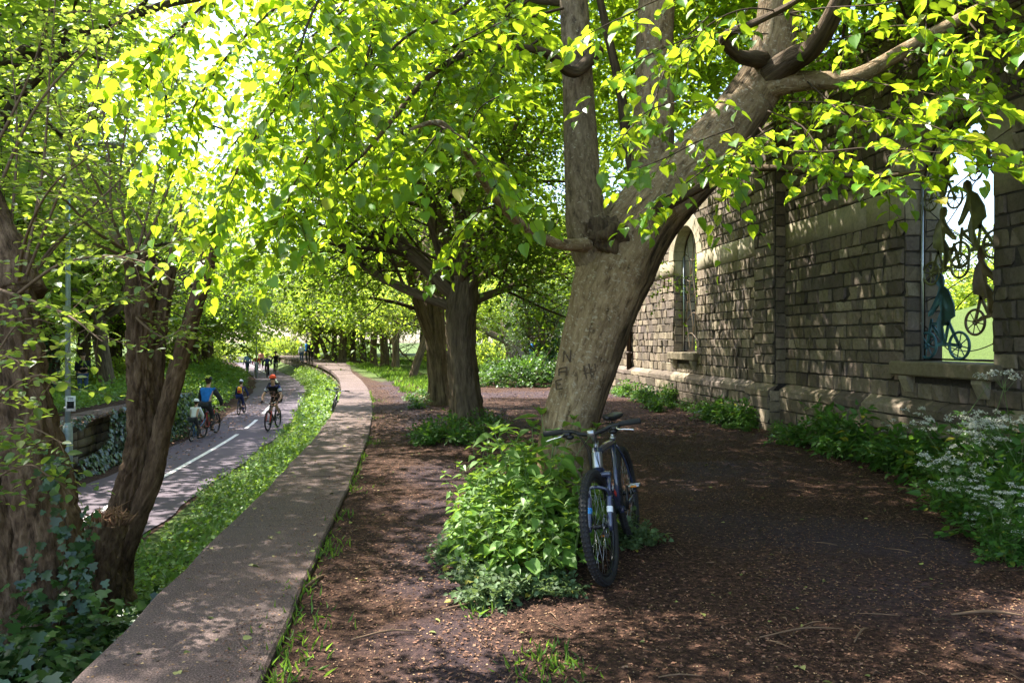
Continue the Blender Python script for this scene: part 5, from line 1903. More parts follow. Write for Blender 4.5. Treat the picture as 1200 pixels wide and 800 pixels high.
for i, (px, py, ang, ln, r) in enumerate([(570, 707, .25, .55, .006), (450, 745, .2, .34, .006), (1160, 722, -.2, .42, .010), (1010, 745, .7, .25, .006), (940, 745, .1, .5, .005), (368, 682, 1.2, .28, .011)]):
    q = G(px, py)
    tg = thing('fallen_twig', ['thin pale twig lying before the nettle clump', 'thin twig lying on the bare earth near the paved strip', 'thick broken stick lying on the earth toward the wall', 'crooked short twig on the open earth',
                               'long thin twig on the dark earth between bicycle and wall', 'piece of peeled bark against the edge of the paved strip'][i], 'twig', (q[0], q[1], float(ground_z(q[0], q[1])) + .012))
    d = np.array([math.cos(ang), math.sin(ang), 0]) * ln / 2
    mb = MB()
    tube(mb, [-d, np.array([.02, .03, .012]), d], [r * .7, r, r * .4], 6, sub=4)
    tube(mb, [np.array([.02, .03, .01]), d * .5 + np.array([-.03, .05, .015])], [r * .6, r * .3], 5)
    mb.build('stick', M['twig_pale'], tg)
# low root stone at the foot of the stout tree
rk = thing('fallen_log', 'short mossy log lying at the foot of the stout dark platform tree', 'log', G(558, 508) + np.array([0, 0, .05]))
mb = MB()
tube(mb, [(-.35, .05, 0), (0, 0, .02), (.4, -.03, 0)], [.09, .10, .085], 12, 0, 5, .2, 4)
mb.build('bark', M['bark_furrow'], rk)
mb = MB()
lathe(mb, (.4, -.03, 0), (1, -.07, 0), [(0, .085), (.01, .08), (.011, .002)], 12)
mb.build('cut_end', M['cutwood'], rk)


# ================================================================== bicycles, people, posts
M['rubber'] = paint('tyre_rubber', (.022, .021, .021), .75, spec=.3, bump=.3)
M['chrome'] = paint('polished_alloy', (.62, .62, .62), .22, .95, var=.05)
M['alloy'] = paint('brushed_alloy', (.38, .39, .40), .35, .9, var=.1)
M['blackmetal'] = paint('black_anodised', (.018, .018, .020), .35, .5, var=.1)
M['frame_navy'] = paint('dark_navy_frame', (.034, .042, .080), .2, .1, .6, .1, coat=.6)
M['frame_red'] = paint('red_frame', (.50, .03, .03), .3, .1, .5, .1, coat=.4)
M['frame_blue'] = paint('blue_frame', (.03, .16, .35), .3, .1, .5, .1, coat=.4)
M['frame_dark'] = paint('dark_frame', (.03, .03, .035), .3, .1, .5, .1)
M['decal_red'] = paint('red_decal', (.50, .04, .03), .4)
M['decal_white'] = paint('white_decal', (.75, .77, .80), .4)
M['decal_blue'] = paint('blue_decal', (.03, .25, .60), .4)
M['reflector'] = paint('orange_reflector', (.75, .25, .03), .2)
M['foam'] = paint('foam_grip', (.015, .015, .015), .85)
M['saddle'] = paint('black_saddle', (.020, .020, .022), .45)


def wheel_parts(root, cx, R_, m_rim, name='wheel', steer=0.0, pivot=None, spokes=28, disc=True, detail=True, tw=.027):
    c = np.array([cx, 0, R_])
    ax = np.array([-math.sin(steer), math.cos(steer), 0])
    if pivot is not None:
        d = c - pivot
        c = pivot + np.array([d[0] * math.cos(steer), d[0] * math.sin(steer), d[2]])
    f = np.array([ax[1], -ax[0], 0])
    mb = MB()
    ring(mb, c, ax, R_ - tw, tw, 56 if detail else 30, 10)
    if detail:
        for q in range(76):
            a = q * 2 * math.pi / 76
            d = f * math.cos(a) + np.array([0, 0, 1]) * math.sin(a)
            tn = -f * math.sin(a) + np.array([0, 0, 1]) * math.cos(a)
            for s in (-1, 0, 1):
                p = c + d * (R_ - tw + tw * math.cos(.75 * s) - .001) + ax * s * tw * .72
                e = d * math.cos(.75 * s) + ax * math.sin(.75 * s)
                w = np.cross(tn, e)
                V = [p + tn * a_ * .007 + w * b_ * .006 + e * h_ * .004 for h_ in (0, 1) for a_, b_ in ((-1, -1), (1, -1), (1, 1), (-1, 1))]
                mb.add(V, [[4, 5, 6, 7], [0, 1, 5, 4], [1, 2, 6, 5], [2, 3, 7, 6], [3, 0, 4, 7]])
    ty = mb.build('tyre', M['rubber'], root)
    mb = MB()
    ring(mb, c, ax, R_ - tw * 2 - .008, .011, 44, 6, 0, 1.1)
    rim = mb.build('rim', m_rim, ty)
    mb = MB()
    ri = R_ - tw * 2 - .01
    for q in range(spokes):
        a = q * 2 * math.pi / spokes
        a2 = a + (.55 if q % 4 < 2 else -.55)
        s = .03 if q % 2 else -.03
        p0 = c + (f * math.cos(a2) + np.array([0, 0, 1]) * math.sin(a2)) * .022 + ax * s
        p1 = c + (f * math.cos(a) + np.array([0, 0, 1]) * math.sin(a)) * ri
        tube(mb, [p0, p1], .0012 if detail else .002, 4)
    mb.build('spokes', M['alloy'], ty)
    mb = MB()
    lathe(mb, c, ax, [(-.05, .012), (-.035, .012), (-.034, .026), (-.028, .026), (-.024, .016), (.024, .016), (.028, .026), (.034, .026), (.035, .012), (.05, .012)], 12)
    mb.build('hub', M['blackmetal'], ty)
    if disc:
        mb = MB()
        ring(mb, c + ax * .042, ax, .068, .008, 28, 5, 0, .12)
        for q in range(5):
            a = q * 1.257
            d = f * math.cos(a) + np.array([0, 0, 1]) * math.sin(a)
            d2 = f * math.cos(a + .5) + np.array([0, 0, 1]) * math.sin(a + .5)
            tube(mb, [c + ax * .042 + d2 * .022, c + ax * .042 + d * .062], .003, 4)
        mb.build('brake_disc', M['alloy'], ty)
    return ty, c, ax


def bicycle(name, label, k=1.0, R_=.36, wb=1.10, frame='frame_navy', detail=True, group=None, fork='blackmetal', rim='blackmetal', barw=.34, steer=0.0, decals=False):
    """bicycle along +x, standing on z = 0, origin midway between the axles"""
    root = thing(name, label, 'bicycle', (0, 0, 0), 0, group)
    rx, fx = -wb / 2, wb / 2
    bb = np.array([rx + .43, 0, R_ - .04])
    st_top = np.array([rx + .24, 0, R_ + .46])
    ht_b = np.array([fx - .19, 0, R_ + .33])
    ht_t = np.array([fx - .235, 0, R_ + .46])
    sax = unit(ht_t - ht_b)
    nseg = 12 if detail else 8
    tk = 1.3 if detail else 1.1
    wheel_parts(root, rx, R_, M[rim], disc=detail, detail=detail, spokes=28 if detail else 14)

    def S(p):
        """turn a point about the steering axis"""
        if not steer:
            return np.asarray(p, float)
        q = Matrix.Rotation(steer, 4, Vector(sax)) @ (Vector(p) - Vector(ht_b))
        return np.array(q + Vector(ht_b))
    # front wheel is rotated rigidly with the fork
    mb_before = set(bpy.data.objects)
    wheel_parts(root, fx, R_, M[rim], disc=detail, detail=detail, spokes=28 if detail else 14)
    if steer:
        Mx = Matrix.Translation(Vector(ht_b)) @ Matrix.Rotation(steer, 4, Vector(sax)) @ Matrix.Translation(-Vector(ht_b))
        for o in set(bpy.data.objects) - mb_before:
            o.data.transform(Mx)
    mb = MB()
    tube(mb, [bb, bb * .5 + ht_b * .5 + np.array([0, 0, .02]), ht_b + sax * .02], [.024 * tk, .028 * tk, .025 * tk], nseg, 0, 3)
    tube(mb, [st_top - np.array([0, 0, .03]), st_top * .5 + ht_t * .5 + np.array([0, 0, -.015]), ht_t - sax * .02], [.018 * tk, .021 * tk, .022 * tk], nseg, 0, 3)
    tube(mb, [bb, st_top], [.019, .017], nseg)
    tube(mb, [ht_b - sax * .01, ht_t + sax * .01], .026 * tk, nseg)
    for s in (-1, 1):
        dr = np.array([rx, s * .065, R_])
        tube(mb, [bb + np.array([-.02, s * .03, 0]), bb * .6 + dr * .4 + np.array([0, s * .028, .0]), dr], [.013, .012, .010], 8, 0, 3)
        tube(mb, [st_top + np.array([.0, s * .018, -.05]), np.array([rx + .13, s * .045, R_ + .28]), dr], [.010, .009, .009], 8, 0, 3)
        box(mb, dr + np.array([-.015, -.004, -.02]), dr + np.array([.02, .004, .02]))
    lathe(mb, bb, (0, 1, 0), [(-.04, .026), (.04, .026)], 14)
    fr = mb.build('frame', M[frame], root)
    if detail:
        mb = MB()
        lathe(mb, ht_b, sax, [(.012, .0345), (.018, .0352), (.115, .0352), (.121, .0345)], 16)  # silver sleeve that paints a gloss highlight onto the head tube
        mb.build('head_tube_highlight', M['alloy'], fr)
    if decals:
        u = unit(ht_b - bb)
        for s in (-1, 1):
            for q, (f0, f1, m_) in enumerate([(.34, .46, 'decal_red'), (.50, .56, 'decal_white'), (.60, .70, 'decal_red')]):
                mb = MB()
                nrm_ = np.array([0, s * 1.0, 0])
                w = np.cross(u, nrm_)
                c0_, c1_ = bb + (ht_b - bb) * f0, bb + (ht_b - bb) * f1
                zc = np.array([0, 0, .02 * 4 * f0 * (1 - f0)])
                V = []
                for cc in (c0_, c1_):
                    for an in (-.6, -.2, .2, .6):
                        V.append(cc + zc + nrm_ * .0378 * math.cos(an) + w * .0378 * math.sin(an))
                mb.add(V, [[0, 1, 5, 4], [1, 2, 6, 5], [2, 3, 7, 6]])
                mb.build('decal', M[m_], fr)
    # fork with suspension
    cr_ = ht_b - sax * .03
    ax_f = np.array([fx, 0, R_])
    mb = MB()
    box(mb, (-.022, -.088, -.018), (.026, .088, .018), 0, .008)
    V = mb.v[0]
    mb.v[0] = np.array([S(cr_ + np.array([q[0], q[1], q[2]])) for q in V])
    tube(mb, [S(cr_), S(ht_b + sax * .01)], .02, 10)
    low = []
    for s in (-1, 1):
        o = np.array([0, s * .07, 0])
        top = cr_ + o
        bot = ax_f + o
        mid = top * .55 + bot * .45
        tube(mb, [S(top), S(mid)], .0155, 10)
        low.append((mid, bot))
    fk = mb.build('fork', M[fork], root)
    mb = MB()
    for mid, bot in low:
        tube(mb, [S(mid + (mid - bot) * .05), S(mid), S(bot), S(bot - np.array([0, 0, .03]))], [.022, .021, .018, .012], 10)
    if detail:
        a, b = low[0][0], low[1][0]
        fwd = np.array([.04, 0, .055])
        tube(mb, [S(a), S(a + fwd), S((a + b) / 2 + fwd * 1.5), S(b + fwd), S(b)], .012, 8, 0, 4)
    mb.build('fork_lowers', M[frame if detail else fork], fk)
    if detail:
        for q, (mid, bot) in enumerate(low):
            mb = MB()
            for f0, f1 in ((.35, .55),):
                p0, p1 = mid + (bot - mid) * f0, mid + (bot - mid) * f1
                tube(mb, [S(p0), S(p1)], .0212, 10, cap=False)
            mb.build('decal', M['decal_white' if q else 'decal_blue'], fk)
    # stem, bar, grips, levers
    mb = MB()
    stt = ht_t + sax * .05
    tube(mb, [S(ht_t), S(stt + sax * .015)], .019, 10)
    clamp = stt + np.array([.075, 0, .075])
    tube(mb, [S(stt), S(clamp)], [.017, .016], 10)
    box(mb, (-.02, -.025, -.022), (.022, .025, .022), 0, .006)
    mb.v[-1] = np.array([S(clamp + q) for q in mb.v[-1]])
    mb.build('stem', M['alloy' if detail else 'blackmetal'], root)
    mb = MB()
    bp = [(-.02, -barw, .035), (-.015, -barw * .45, .03), (0, -.06, .0), (0, .06, .0), (-.015, barw * .45, .03), (-.02, barw, .035)]
    tube(mb, [S(clamp + np.array(q)) for q in bp], .0145, 10, 0, 4)
    hb = mb.build('handlebar', M['blackmetal' if detail else 'alloy'], root)
    for s in (-1, 1):
        mb = MB()
        g0, g1 = np.array([-.02, s * (barw - .135), .0345]), np.array([-.02, s * (barw + .004), .036])
        lathe(mb, S(clamp + g0), S(clamp + g1) - S(clamp + g0), [(0, .021), (.006, .019)] + [(.01 + .012 * q, .0185 + .0012 * (q % 2)) for q in range(10)] + [(.134, .020), (.139, .019)], 12)
        mb.build('grip', M['foam'], hb)
        if detail:
            mb = MB()
            pv = np.array([.012, s * (barw - .155), .02])
            tube(mb, [S(clamp + pv), S(clamp + pv + np.array([.045, s * .02, -.012])), S(clamp + pv + np.array([.05, s * .075, -.02])), S(clamp + pv + np.array([.048, s * .125, -.03]))], [.007, .0065, .0055, .006], 8, 0, 4)
            mb.build('brake_lever', M['chrome'], hb)
            mb = MB()
            box(mb, (-.022, -.028, -.028), (.02, .028, .006), 0, .006)
            V = np.array([S(clamp + np.array([0, s * (barw - .165), .022]) + q) for q in mb.v[0]])
            mb.v[0] = V
            ellipsoid(mb, S(clamp + np.array([.004, s * (barw - .185), -.008])), (.026, .03, .018), 12, 8)
            mb.build('shifter', M['blackmetal'], hb)
            mb = MB()
            for dz in (0, .012):
                tube(mb, [S(clamp + np.array([.01, s * (barw - .19), .01 - dz])), S(clamp + np.array([.09, s * .07, .02 - dz])), S(clamp + np.array([.05, s * (.02 + dz), -.10])), S(ht_b + np.array([.05, s * .03, .02])), ht_b * .75 + bb * .25 + np.array([0, s * .02, .05])], .0025, 5, 0, 6)
            mb.build('cable', M['rubber'], hb)
    # saddle and post
    top = st_top + unit(st_top - bb) * .12
    mb = MB()
    tube(mb, [st_top - unit(st_top - bb) * .03, top], .0145, 10)
    lathe(mb, st_top - unit(st_top - bb) * .012, unit(st_top - bb), [(0, .023), (.022, .023)], 12)
    mb.build('seatpost', M['alloy'], root)
    mb = MB()
    sec = [(-.15, .074, .03), (-.12, .086, .038), (-.06, .075, .035), (.0, .045, .03), (.07, .026, .028), (.12, .020, .022), (.135, .012, .012)]
    V = []
    n = 12
    for (x, w, h) in sec:
        for q in range(n):
            a = q * 2 * math.pi / n
            V.append((top[0] + x, w * math.cos(a), top[2] + .045 + (h * .5 if math.sin(a) > 0 else h) * math.sin(a) + .012 * (abs(x + .02) / .15) ** 2))
    i = np.arange(len(sec) - 1)[:, None] * n
    j = np.arange(n)[None, :]
    mb.add(V, np.stack([i + j, i + (j + 1) % n, i + n + (j + 1) % n, i + n + j], -1).reshape(-1, 4))
    mb.add(V[:n], [list(range(n))])
    mb.add(V[-n:], [list(range(n))])
    for s in (-1, 1):
        tube(mb, [(top[0] - .11, s * .022, top[2] + .03), (top[0] - .04, s * .022, top[2] + .0), (top[0] + .05, s * .022, top[2] + .005), (top[0] + .09, s * .012, top[2] + .03)], .0035, 5)
    mb.build('saddle', M['saddle'], root)
    # cranks, pedals, chain
    mb = MB()
    ring(mb, bb + np.array([0, -.05, 0]), (0, 1, 0), .078, .008, 32, 5, 0, .3)
    for q in range(4):
        a = q * 1.571 + .3
        tube(mb, [bb + np.array([0, -.05, 0]), bb + np.array([math.cos(a) * .075, -.05, math.sin(a) * .075])], .006, 5)
    cs = mb.build('chainring', M['blackmetal'], root)
    for s, a in ((-1, -1.25), (1, -1.25 + math.pi)):
        d = np.array([math.cos(a), 0, math.sin(a)])
        p0, p1 = bb + np.array([0, s * .062, 0]), bb + np.array([0, s * .078, 0]) + d * .165
        mb = MB()
        tube(mb, [bb + np.array([0, s * .03, 0]), p0], .012, 8)
        tube(mb, [p0, p1], [.014, .010], 8)
        ck = mb.build('crank', M['blackmetal' if detail else 'alloy'], root)
        mb = MB()
        pc = p1 + np.array([0, s * .055, 0])
        tube(mb, [p1, pc], .006, 6)
        box(mb, pc + np.array([-.045, -.04, -.009]), pc + np.array([-.028, .04, .009]), 0, .003)
        box(mb, pc + np.array([.028, -.04, -.009]), pc + np.array([.045, .04, .009]), 0, .003)
        for yy in (-.04, .032):
            box(mb, pc + np.array([-.0285, yy, -.007]), pc + np.array([.0285, yy + .008, .007]), 0)
        pd = mb.build('pedal', M['alloy'], ck)
        if detail:
            mb = MB()
            box(mb, pc + np.array([.0455, -.022, -.007]), pc + np.array([.050, .022, .007]))
            mb.build('pedal_reflector', M['reflector'], pd)
    mb = MB()
    hub = np.array([rx, -.05, R_])
    tube(mb, [bb + np.array([0, -.05, .078]), hub + np.array([0, 0, .04]), hub + np.array([-.04, 0, 0]), hub + np.array([.0, 0, -.09]), bb + np.array([-.05, -.05, -.07]), bb + np.array([.05, -.05, -.06])], .004, 5)
    mb.build('chain', M['blackmetal'], root)
    mb = MB()
    lathe(mb, hub, (0, 1, 0), [(-.02, .05), (.0, .042), (.02, .03)], 16)
    tube(mb, [hub + np.array([.01, -.015, -.03]), hub + np.array([.0, -.02, -.09])], [.014, .010], 6)
    mb.build('derailleur', M['blackmetal'], root)
    root.scale = (k, k, k)
    return root, dict(bb=bb, top=top, bar=clamp, barw=barw, R=R_, rx=rx, fx=fx)


# the parked mountain bike: faces the camera, leaning on the trunk
mtb, _ = bicycle('mountain_bike', 'dark navy mountain bike with silver brake levers propped against the leaning lime tree', 1.0, .362, 1.10, 'frame_navy', True, None, 'frame_navy', 'blackmetal', .335, -.06, True)
Fw, Rw = G(714, 684), G(744, 630)
dv = Fw - Rw
yaw = math.atan2(dv[1], dv[0])
LEAN = math.radians(9)
mtb.matrix_world = Matrix.Translation(Vector(Fw) - Vector((math.cos(yaw), math.sin(yaw), 0)) * .55 + Vector((0, 0, .005))) @ Matrix.Rotation(yaw, 4, 'Z') @ Matrix.Rotation(LEAN, 4, 'X')


# ------------------------------------------------------------------ people
def skin(nodes, edges, root_name, sub=2):
    """one continuous surface grown round a skeleton"""
    names = list(nodes)
    me = bpy.data.meshes.new('tmp')
    me.from_pydata([tuple(nodes[q][0]) for q in names], [(names.index(a), names.index(b)) for a, b in edges], [])
    o = bpy.data.objects.new('tmp', me)
    COL.objects.link(o)
    m = o.modifiers.new('s', 'SKIN')
    m.use_smooth_shade = True
    o.modifiers.new('u', 'SUBSURF').levels = sub
    o.modifiers['u'].render_levels = sub
    for i, q in enumerate(names):
        r = nodes[q][1]
        me.skin_vertices[0].data[i].radius = (r, r) if np.isscalar(r) else r
        me.skin_vertices[0].data[i].use_root = q == root_name
    bpy.context.view_layer.update()
    dg = bpy.context.evaluated_depsgraph_get()
    out = bpy.data.meshes.new_from_object(o.evaluated_get(dg))
    bpy.data.objects.remove(o)
    bpy.data.meshes.remove(me)
    out.materials.clear()
    return out


def M_cloth(name, c, var=.2):
    if name not in M:
        M[name] = paint(name, c, .8, spec=.2, var=var, scale=9, bump=.15)
    return M[name]


M_cloth('skin_tone', (.50, .30, .21), .08)
M_cloth('blue_jacket', (.02, .16, .52)); M_cloth('charcoal_cloth', (.045, .045, .05)); M_cloth('black_cloth', (.016, .016, .018)); M_cloth('white_cloth', (.72, .72, .72), .05); M_cloth('navy_cloth', (.02, .03, .10))
M_cloth('grey_trousers', (.10, .10, .11)); M_cloth('yellow_cloth', (.75, .38, .02)); M_cloth('red_cloth', (.5, .05, .03)); M_cloth('brown_hair', (.05, .03, .018)); M_cloth('helmet_red', (.6, .07, .02)); M_cloth('helmet_white', (.8, .8, .78), .04)
M_cloth('helmet_black', (.02, .02, .022)); M_cloth('helmet_lime', (.55, .6, .06)); M_cloth('helmet_grey', (.35, .37, .39)); M_cloth('denim', (.06, .09, .16)); M_cloth('shoe', (.03, .03, .03)); M_cloth('jersey', (.025, .035, .13)); M_cloth('glove', (.014, .014, .015))
M_cloth('pink_cloth', (.6, .25, .3)); M_cloth('pale_blue', (.25, .4, .65))


def person(label, J, k=1.0, top='blue_jacket', sleeves=True, legs='charcoal_cloth', shorts=False, helmet=None, helmet_trim=None, glove=None, hair='brown_hair', vest=None, group=None, detail=True):
    """J: joints in metres for an adult; everything is scaled by k afterwards"""
    root = thing('person', label, 'person', (0, 0, 0), 0, group)
    J = {a: np.array(b, float) for a, b in J.items()}
    hd = J['head']
    face = unit(J['face'])
    nk = J['neck']
    n = {'pelvis': (J['hip'], (.155, .115)), 'waist': (J['hip'] * .6 + J['chest'] * .4, (.135, .10)), 'chest': (J['chest'], (.165, .115)), 'neckb': (J['chest'] * .35 + nk * .65, (.10, .08)), 'neck': (nk, .058), 'jaw': (hd - np.array([0, 0, .06]) + face * .018, (.068, .075)),
         'skull': (hd + np.array([0, 0, .05]), (.078, .092))}
    e = [('pelvis', 'waist'), ('waist', 'chest'), ('chest', 'neckb'), ('neckb', 'neck'), ('neck', 'jaw'), ('jaw', 'skull')]
    for s in 'lr':
        n.update({'sh' + s: (J['sh' + s], .062), 'el' + s: (J['el' + s], .042), 'wr' + s: (J['wr' + s], .030), 'ha' + s: (J['ha' + s], (.034, .022)),
                  'th' + s: (J['th' + s], .092), 'kn' + s: (J['kn' + s], .060), 'ca' + s: (J['kn' + s] * .62 + J['an' + s] * .38, .054), 'an' + s: (J['an' + s], .038), 'to' + s: (J['to' + s], (.036, .028))})
        e += [('chest', 'sh' + s), ('sh' + s, 'el' + s), ('el' + s, 'wr' + s), ('wr' + s, 'ha' + s), ('pelvis', 'th' + s), ('th' + s, 'kn' + s), ('kn' + s, 'ca' + s), ('ca' + s, 'an' + s), ('an' + s, 'to' + s)]
    me = skin(n, e, 'pelvis', 2 if detail else 1)
    me.materials.append(M['skin_tone'])
    body = link('body', me, root)

    def garment(nm, keys, edges, grow_, m, rt, over=None):
        nn = {q: (n[q][0] if over is None or q not in over else over[q], tuple(np.array(n[q][1]) + grow_) if not np.isscalar(n[q][1]) else n[q][1] + grow_) for q in keys}
        g = skin(nn, edges, rt, 2 if detail else 1)
        g.materials.append(M[m])
        return link(nm, g, root)
    ks = ['waist', 'chest', 'neckb', 'pelvis']
    es = [('pelvis', 'waist'), ('waist', 'chest'), ('chest', 'neckb')]
    ov = {}
    for s in 'lr':
        if sleeves is True:
            ks += ['sh' + s, 'el' + s, 'wr' + s]
            es += [('chest', 'sh' + s), ('sh' + s, 'el' + s), ('el' + s, 'wr' + s)]
        else:
            ov['el' + s] = J['sh' + s] * .35 + J['el' + s] * .65
            ks += ['sh' + s, 'el' + s]
            es += [('chest', 'sh' + s), ('sh' + s, 'el' + s)]
    garment('jacket', ks, es, .018, top, 'chest', ov)
    if vest:
        garment('vest', ['pelvis', 'waist', 'chest', 'neckb'], [('pelvis', 'waist'), ('waist', 'chest'), ('chest', 'neckb')], .034, vest, 'chest')
    ks, es, ov = ['pelvis'], [], {}
    for s in 'lr':
        ks += ['th' + s, 'kn' + s]
        es += [('pelvis', 'th' + s), ('th' + s, 'kn' + s)]
        if shorts:
            ov['kn' + s] = J['th' + s] * .15 + J['kn' + s] * .85
        else:
            ks += ['ca' + s, 'an' + s]
            es += [('kn' + s, 'ca' + s), ('ca' + s, 'an' + s)]
    garment('shorts' if shorts else 'trousers', ks, es, .014, legs, 'pelvis', ov)
    for s in 'lr':
        mb = MB()
        a, b = J['an' + s], J['to' + s]
        tube(mb, [a + (a - b) * .35 - np.array([0, 0, .05]), a * .5 + b * .5 - np.array([0, 0, .03]), b - np.array([0, 0, .012]), b + (b - a) * .35 - np.array([0, 0, .016])], [.035, .047, .044, .022], 10, 0, 3)
        mb.build('shoe', M['shoe'], root)
        # hand: palm, four fingers and thumb
        mb = MB()
        w, h = J['wr' + s], J['ha' + s]
        d = unit(h - w)
        sd = unit(np.cross(d, [0, 0, 1.0]))
        dn = unit(np.cross(sd, d))
        if dn[2] > 0:
            dn = -dn
        tube(mb, [w - d * .01, w * .4 + h * .6, h + d * .01], [.026, .036, .034], 8, 0, 3)
        for q in range(4):
            p = h + sd * (q - 1.5) * .019 + d * .012
            ln = (.072, .08, .075, .06)[q]
            tube(mb, [p, p + d * ln * .45 + dn * .012, p + d * ln * .55 + dn * ln * .42, p + d * ln * .25 + dn * ln * .62], [.0105, .010, .009, .007], 6, 0, 2)
        tsd = sd * (1 if s == 'r' else -1)
        tube(mb, [w * .5 + h * .5 + tsd * .022, h + tsd * .042 + dn * .015, h + d * .03 + tsd * .036 + dn * .03], [.013, .011, .008], 6, 0, 2)
        mb.build('glove' if glove else 'hand', M[glove or 'skin_tone'], root)
    # face and hair
    sdv = unit(np.cross(face, [0, 0, 1.0]))
    mb = MB()
    tube(mb, [hd + face * .088 + np.array([0, 0, .02]), hd + face * .112 - np.array([0, 0, .02]), hd + face * .09 - np.array([0, 0, .03])], [.008, .014, .010], 6)
    mb.build('nose', M['skin_tone'], root)
    for q in (-1, 1):
        mb = MB()
        ellipsoid(mb, hd + face * .086 + sdv * q * .032 + np.array([0, 0, .022]), (.011, .011, .008), 8, 6)
        mb.build('eye', M['black_cloth'], root)
        mb = MB()
        ellipsoid(mb, hd - face * .0 + sdv * q * .078 + np.array([0, 0, .01]), (.014, .014, .028), 8, 6)
        mb.build('ear', M['skin_tone'], root)
    mb = MB()
    tube(mb, [hd + face * .083 - sdv * .024 - np.array([0, 0, .055]), hd + face * .092 - np.array([0, 0, .057]), hd + face * .083 + sdv * .024 - np.array([0, 0, .055])], .006, 6)
    mb.build('mouth', M['red_cloth'], root)
    mb = MB()
    ellipsoid(mb, hd - face * .022 + np.array([0, 0, .05]), (.094, .094, .092), 16, 10, 0, None, .06)
    ellipsoid(mb, hd - face * .05 - np.array([0, 0, .01]), (.07, .07, .075), 12, 8)
    mb.build('hair', M[hair], root)
    if helmet:
        mb = MB()
        rot = np.column_stack([face, np.cross([0, 0, 1.0], face), [0, 0, 1.0]])
        nn, mm = 22, 8
        V = []
        for a in range(mm + 1):
            ph = a / mm * 1.62
            for b in range(nn):
                t_ = 2 * math.pi * b / nn
                rr = 1 + .05 * (math.cos(t_ * 5) > .3) * (a > 1) * (a < mm - 1)
                V.append(rot @ (np.array([math.sin(ph) * math.cos(t_) * .148 - .01, math.sin(ph) * math.sin(t_) * .118, math.cos(ph) * .118 * rr + .04])) + hd + np.array([0, 0, .035]))
        i = np.arange(mm)[:, None] * nn
        j = np.arange(nn)[None, :]
        mb.add(V, np.stack([i + j, i + nn + j, i + nn + (j + 1) % nn, i + (j + 1) % nn], -1).reshape(-1, 4))
        hm = mb.build('helmet', M[helmet], root)
        if helmet_trim:
            mb = MB()
            for yy in (-.05, 0, .05):
                tube(mb, [rot @ np.array([.148 * math.sin(q) - .01, yy, .125 * math.cos(q) * (1 - abs(yy) * 1.6) + .04]) + hd + np.array([0, 0, .035]) for q in np.linspace(-1.3, 1.3, 9)], .012, 6)
            mb.build('helmet_trim', M[helmet_trim], hm)
    root.scale = (k, k, k)
    return root


def rider_pose(g, lean=.0, up=0, head_turn=0.0):
    """joints for someone on the bicycle g, facing +x"""
    hip = np.array([g['top'][0] - .02, 0, g['top'][2] + .14])
    bar = g['bar']
    ch = np.array([hip[0] + .23 + lean, 0, hip[2] + .36 - lean * .5])
    nk = ch + np.array([.07 + lean * .3, 0, .17])
    J = dict(hip=hip, chest=ch, neck=nk, head=nk + np.array([.05, 0, .15]), face=(1, head_turn, -.05))
    for s, q in (('l', 1), ('r', -1)):
        sh = ch + np.array([.03, q * .185, .07])
        ha = np.array([bar[0] - .03, q * (g['barw'] - .06), bar[2] + .055])
        el = (sh + ha) / 2 + np.array([-.03, q * .09, -.07])
        th = hip + np.array([.02, q * .095, -.02])
        a = -1.25 if q < 0 else -1.25 + math.pi
        if up:
            a += math.pi
        ped = g['bb'] + np.array([math.cos(a) * .165, q * .125, math.sin(a) * .165])
        an = ped + np.array([-.10, 0, .095])
        d = an - th
        L = np.linalg.norm(d)
        seg = .44
        mid = (th + an) / 2
        off = math.sqrt(max(seg * seg - (L / 2) ** 2, .0016))
        pf = unit(np.cross(np.array([0, 1.0, 0]), unit(d)))
        if pf[0] < 0:
            pf = -pf
        J.update({'sh' + s: sh, 'el' + s: el, 'wr' + s: ha + np.array([-.085, 0, .02]), 'ha' + s: ha, 'th' + s: th, 'kn' + s: mid + pf * off, 'an' + s: an, 'to' + s: ped + np.array([.06, 0, .045])})
    return J


def ride(bk_args, p_args, px, py, z, yaw_deg, k=1.0, pose={}):
    bk_, g = bicycle(**bk_args)
    pr = person(J=rider_pose(g, **pose), **p_args)
    q = G(px, py, z)
    for o in (bk_, pr):
        o.location = (q[0], q[1], z + .006)
        o.rotation_euler = (0, 0, math.radians(yaw_deg))
        o.scale = (k, k, k)
    return bk_, pr, g


ZP = -1.15
# man in the red helmet, coming toward us
r1 = ride(dict(name='bicycle', label='dark mountain bike with red fork ridden toward us by the man in the red helmet', R_=.35, frame='frame_dark', detail=False, fork='frame_red', barw=.34),
          dict(label='man in red helmet and black vest cycling toward us, gloved hands on the bars', top='jersey', sleeves=False, legs='black_cloth', shorts=True, helmet='helmet_red', helmet_trim='black_cloth' if False else None, glove='glove', vest='black_cloth'), 320, 503, ZP, -97, .88, dict(lean=.05))
stripe = MB()
pr = r1[1]
Jx = rider_pose(r1[2], lean=.05)
for s in 'lr':
    a, b = Jx['sh' + s], Jx['el' + s]
    for f in (.28, .42):
        c = a + (b - a) * f
        lathe(stripe, c, unit(b - a), [(-.012, .083 - f * .03), (.012, .082 - f * .03)], 12)
stripe.build('sleeve_stripes', M['white_cloth'], pr)
# man in blue with a child on a trailer cycle
r2 = ride(dict(name='bicycle', label='red bicycle ridden away by the man in the blue jacket, towing the child cycle', R_=.35, frame='frame_red', detail=False),
          dict(label='man in bright blue jacket and dark helmet cycling away with a child in tow', top='blue_jacket', legs='charcoal_cloth', helmet='helmet_black', helmet_trim='helmet_lime'), 246, 510, ZP, 84, .87, dict(lean=-.06))
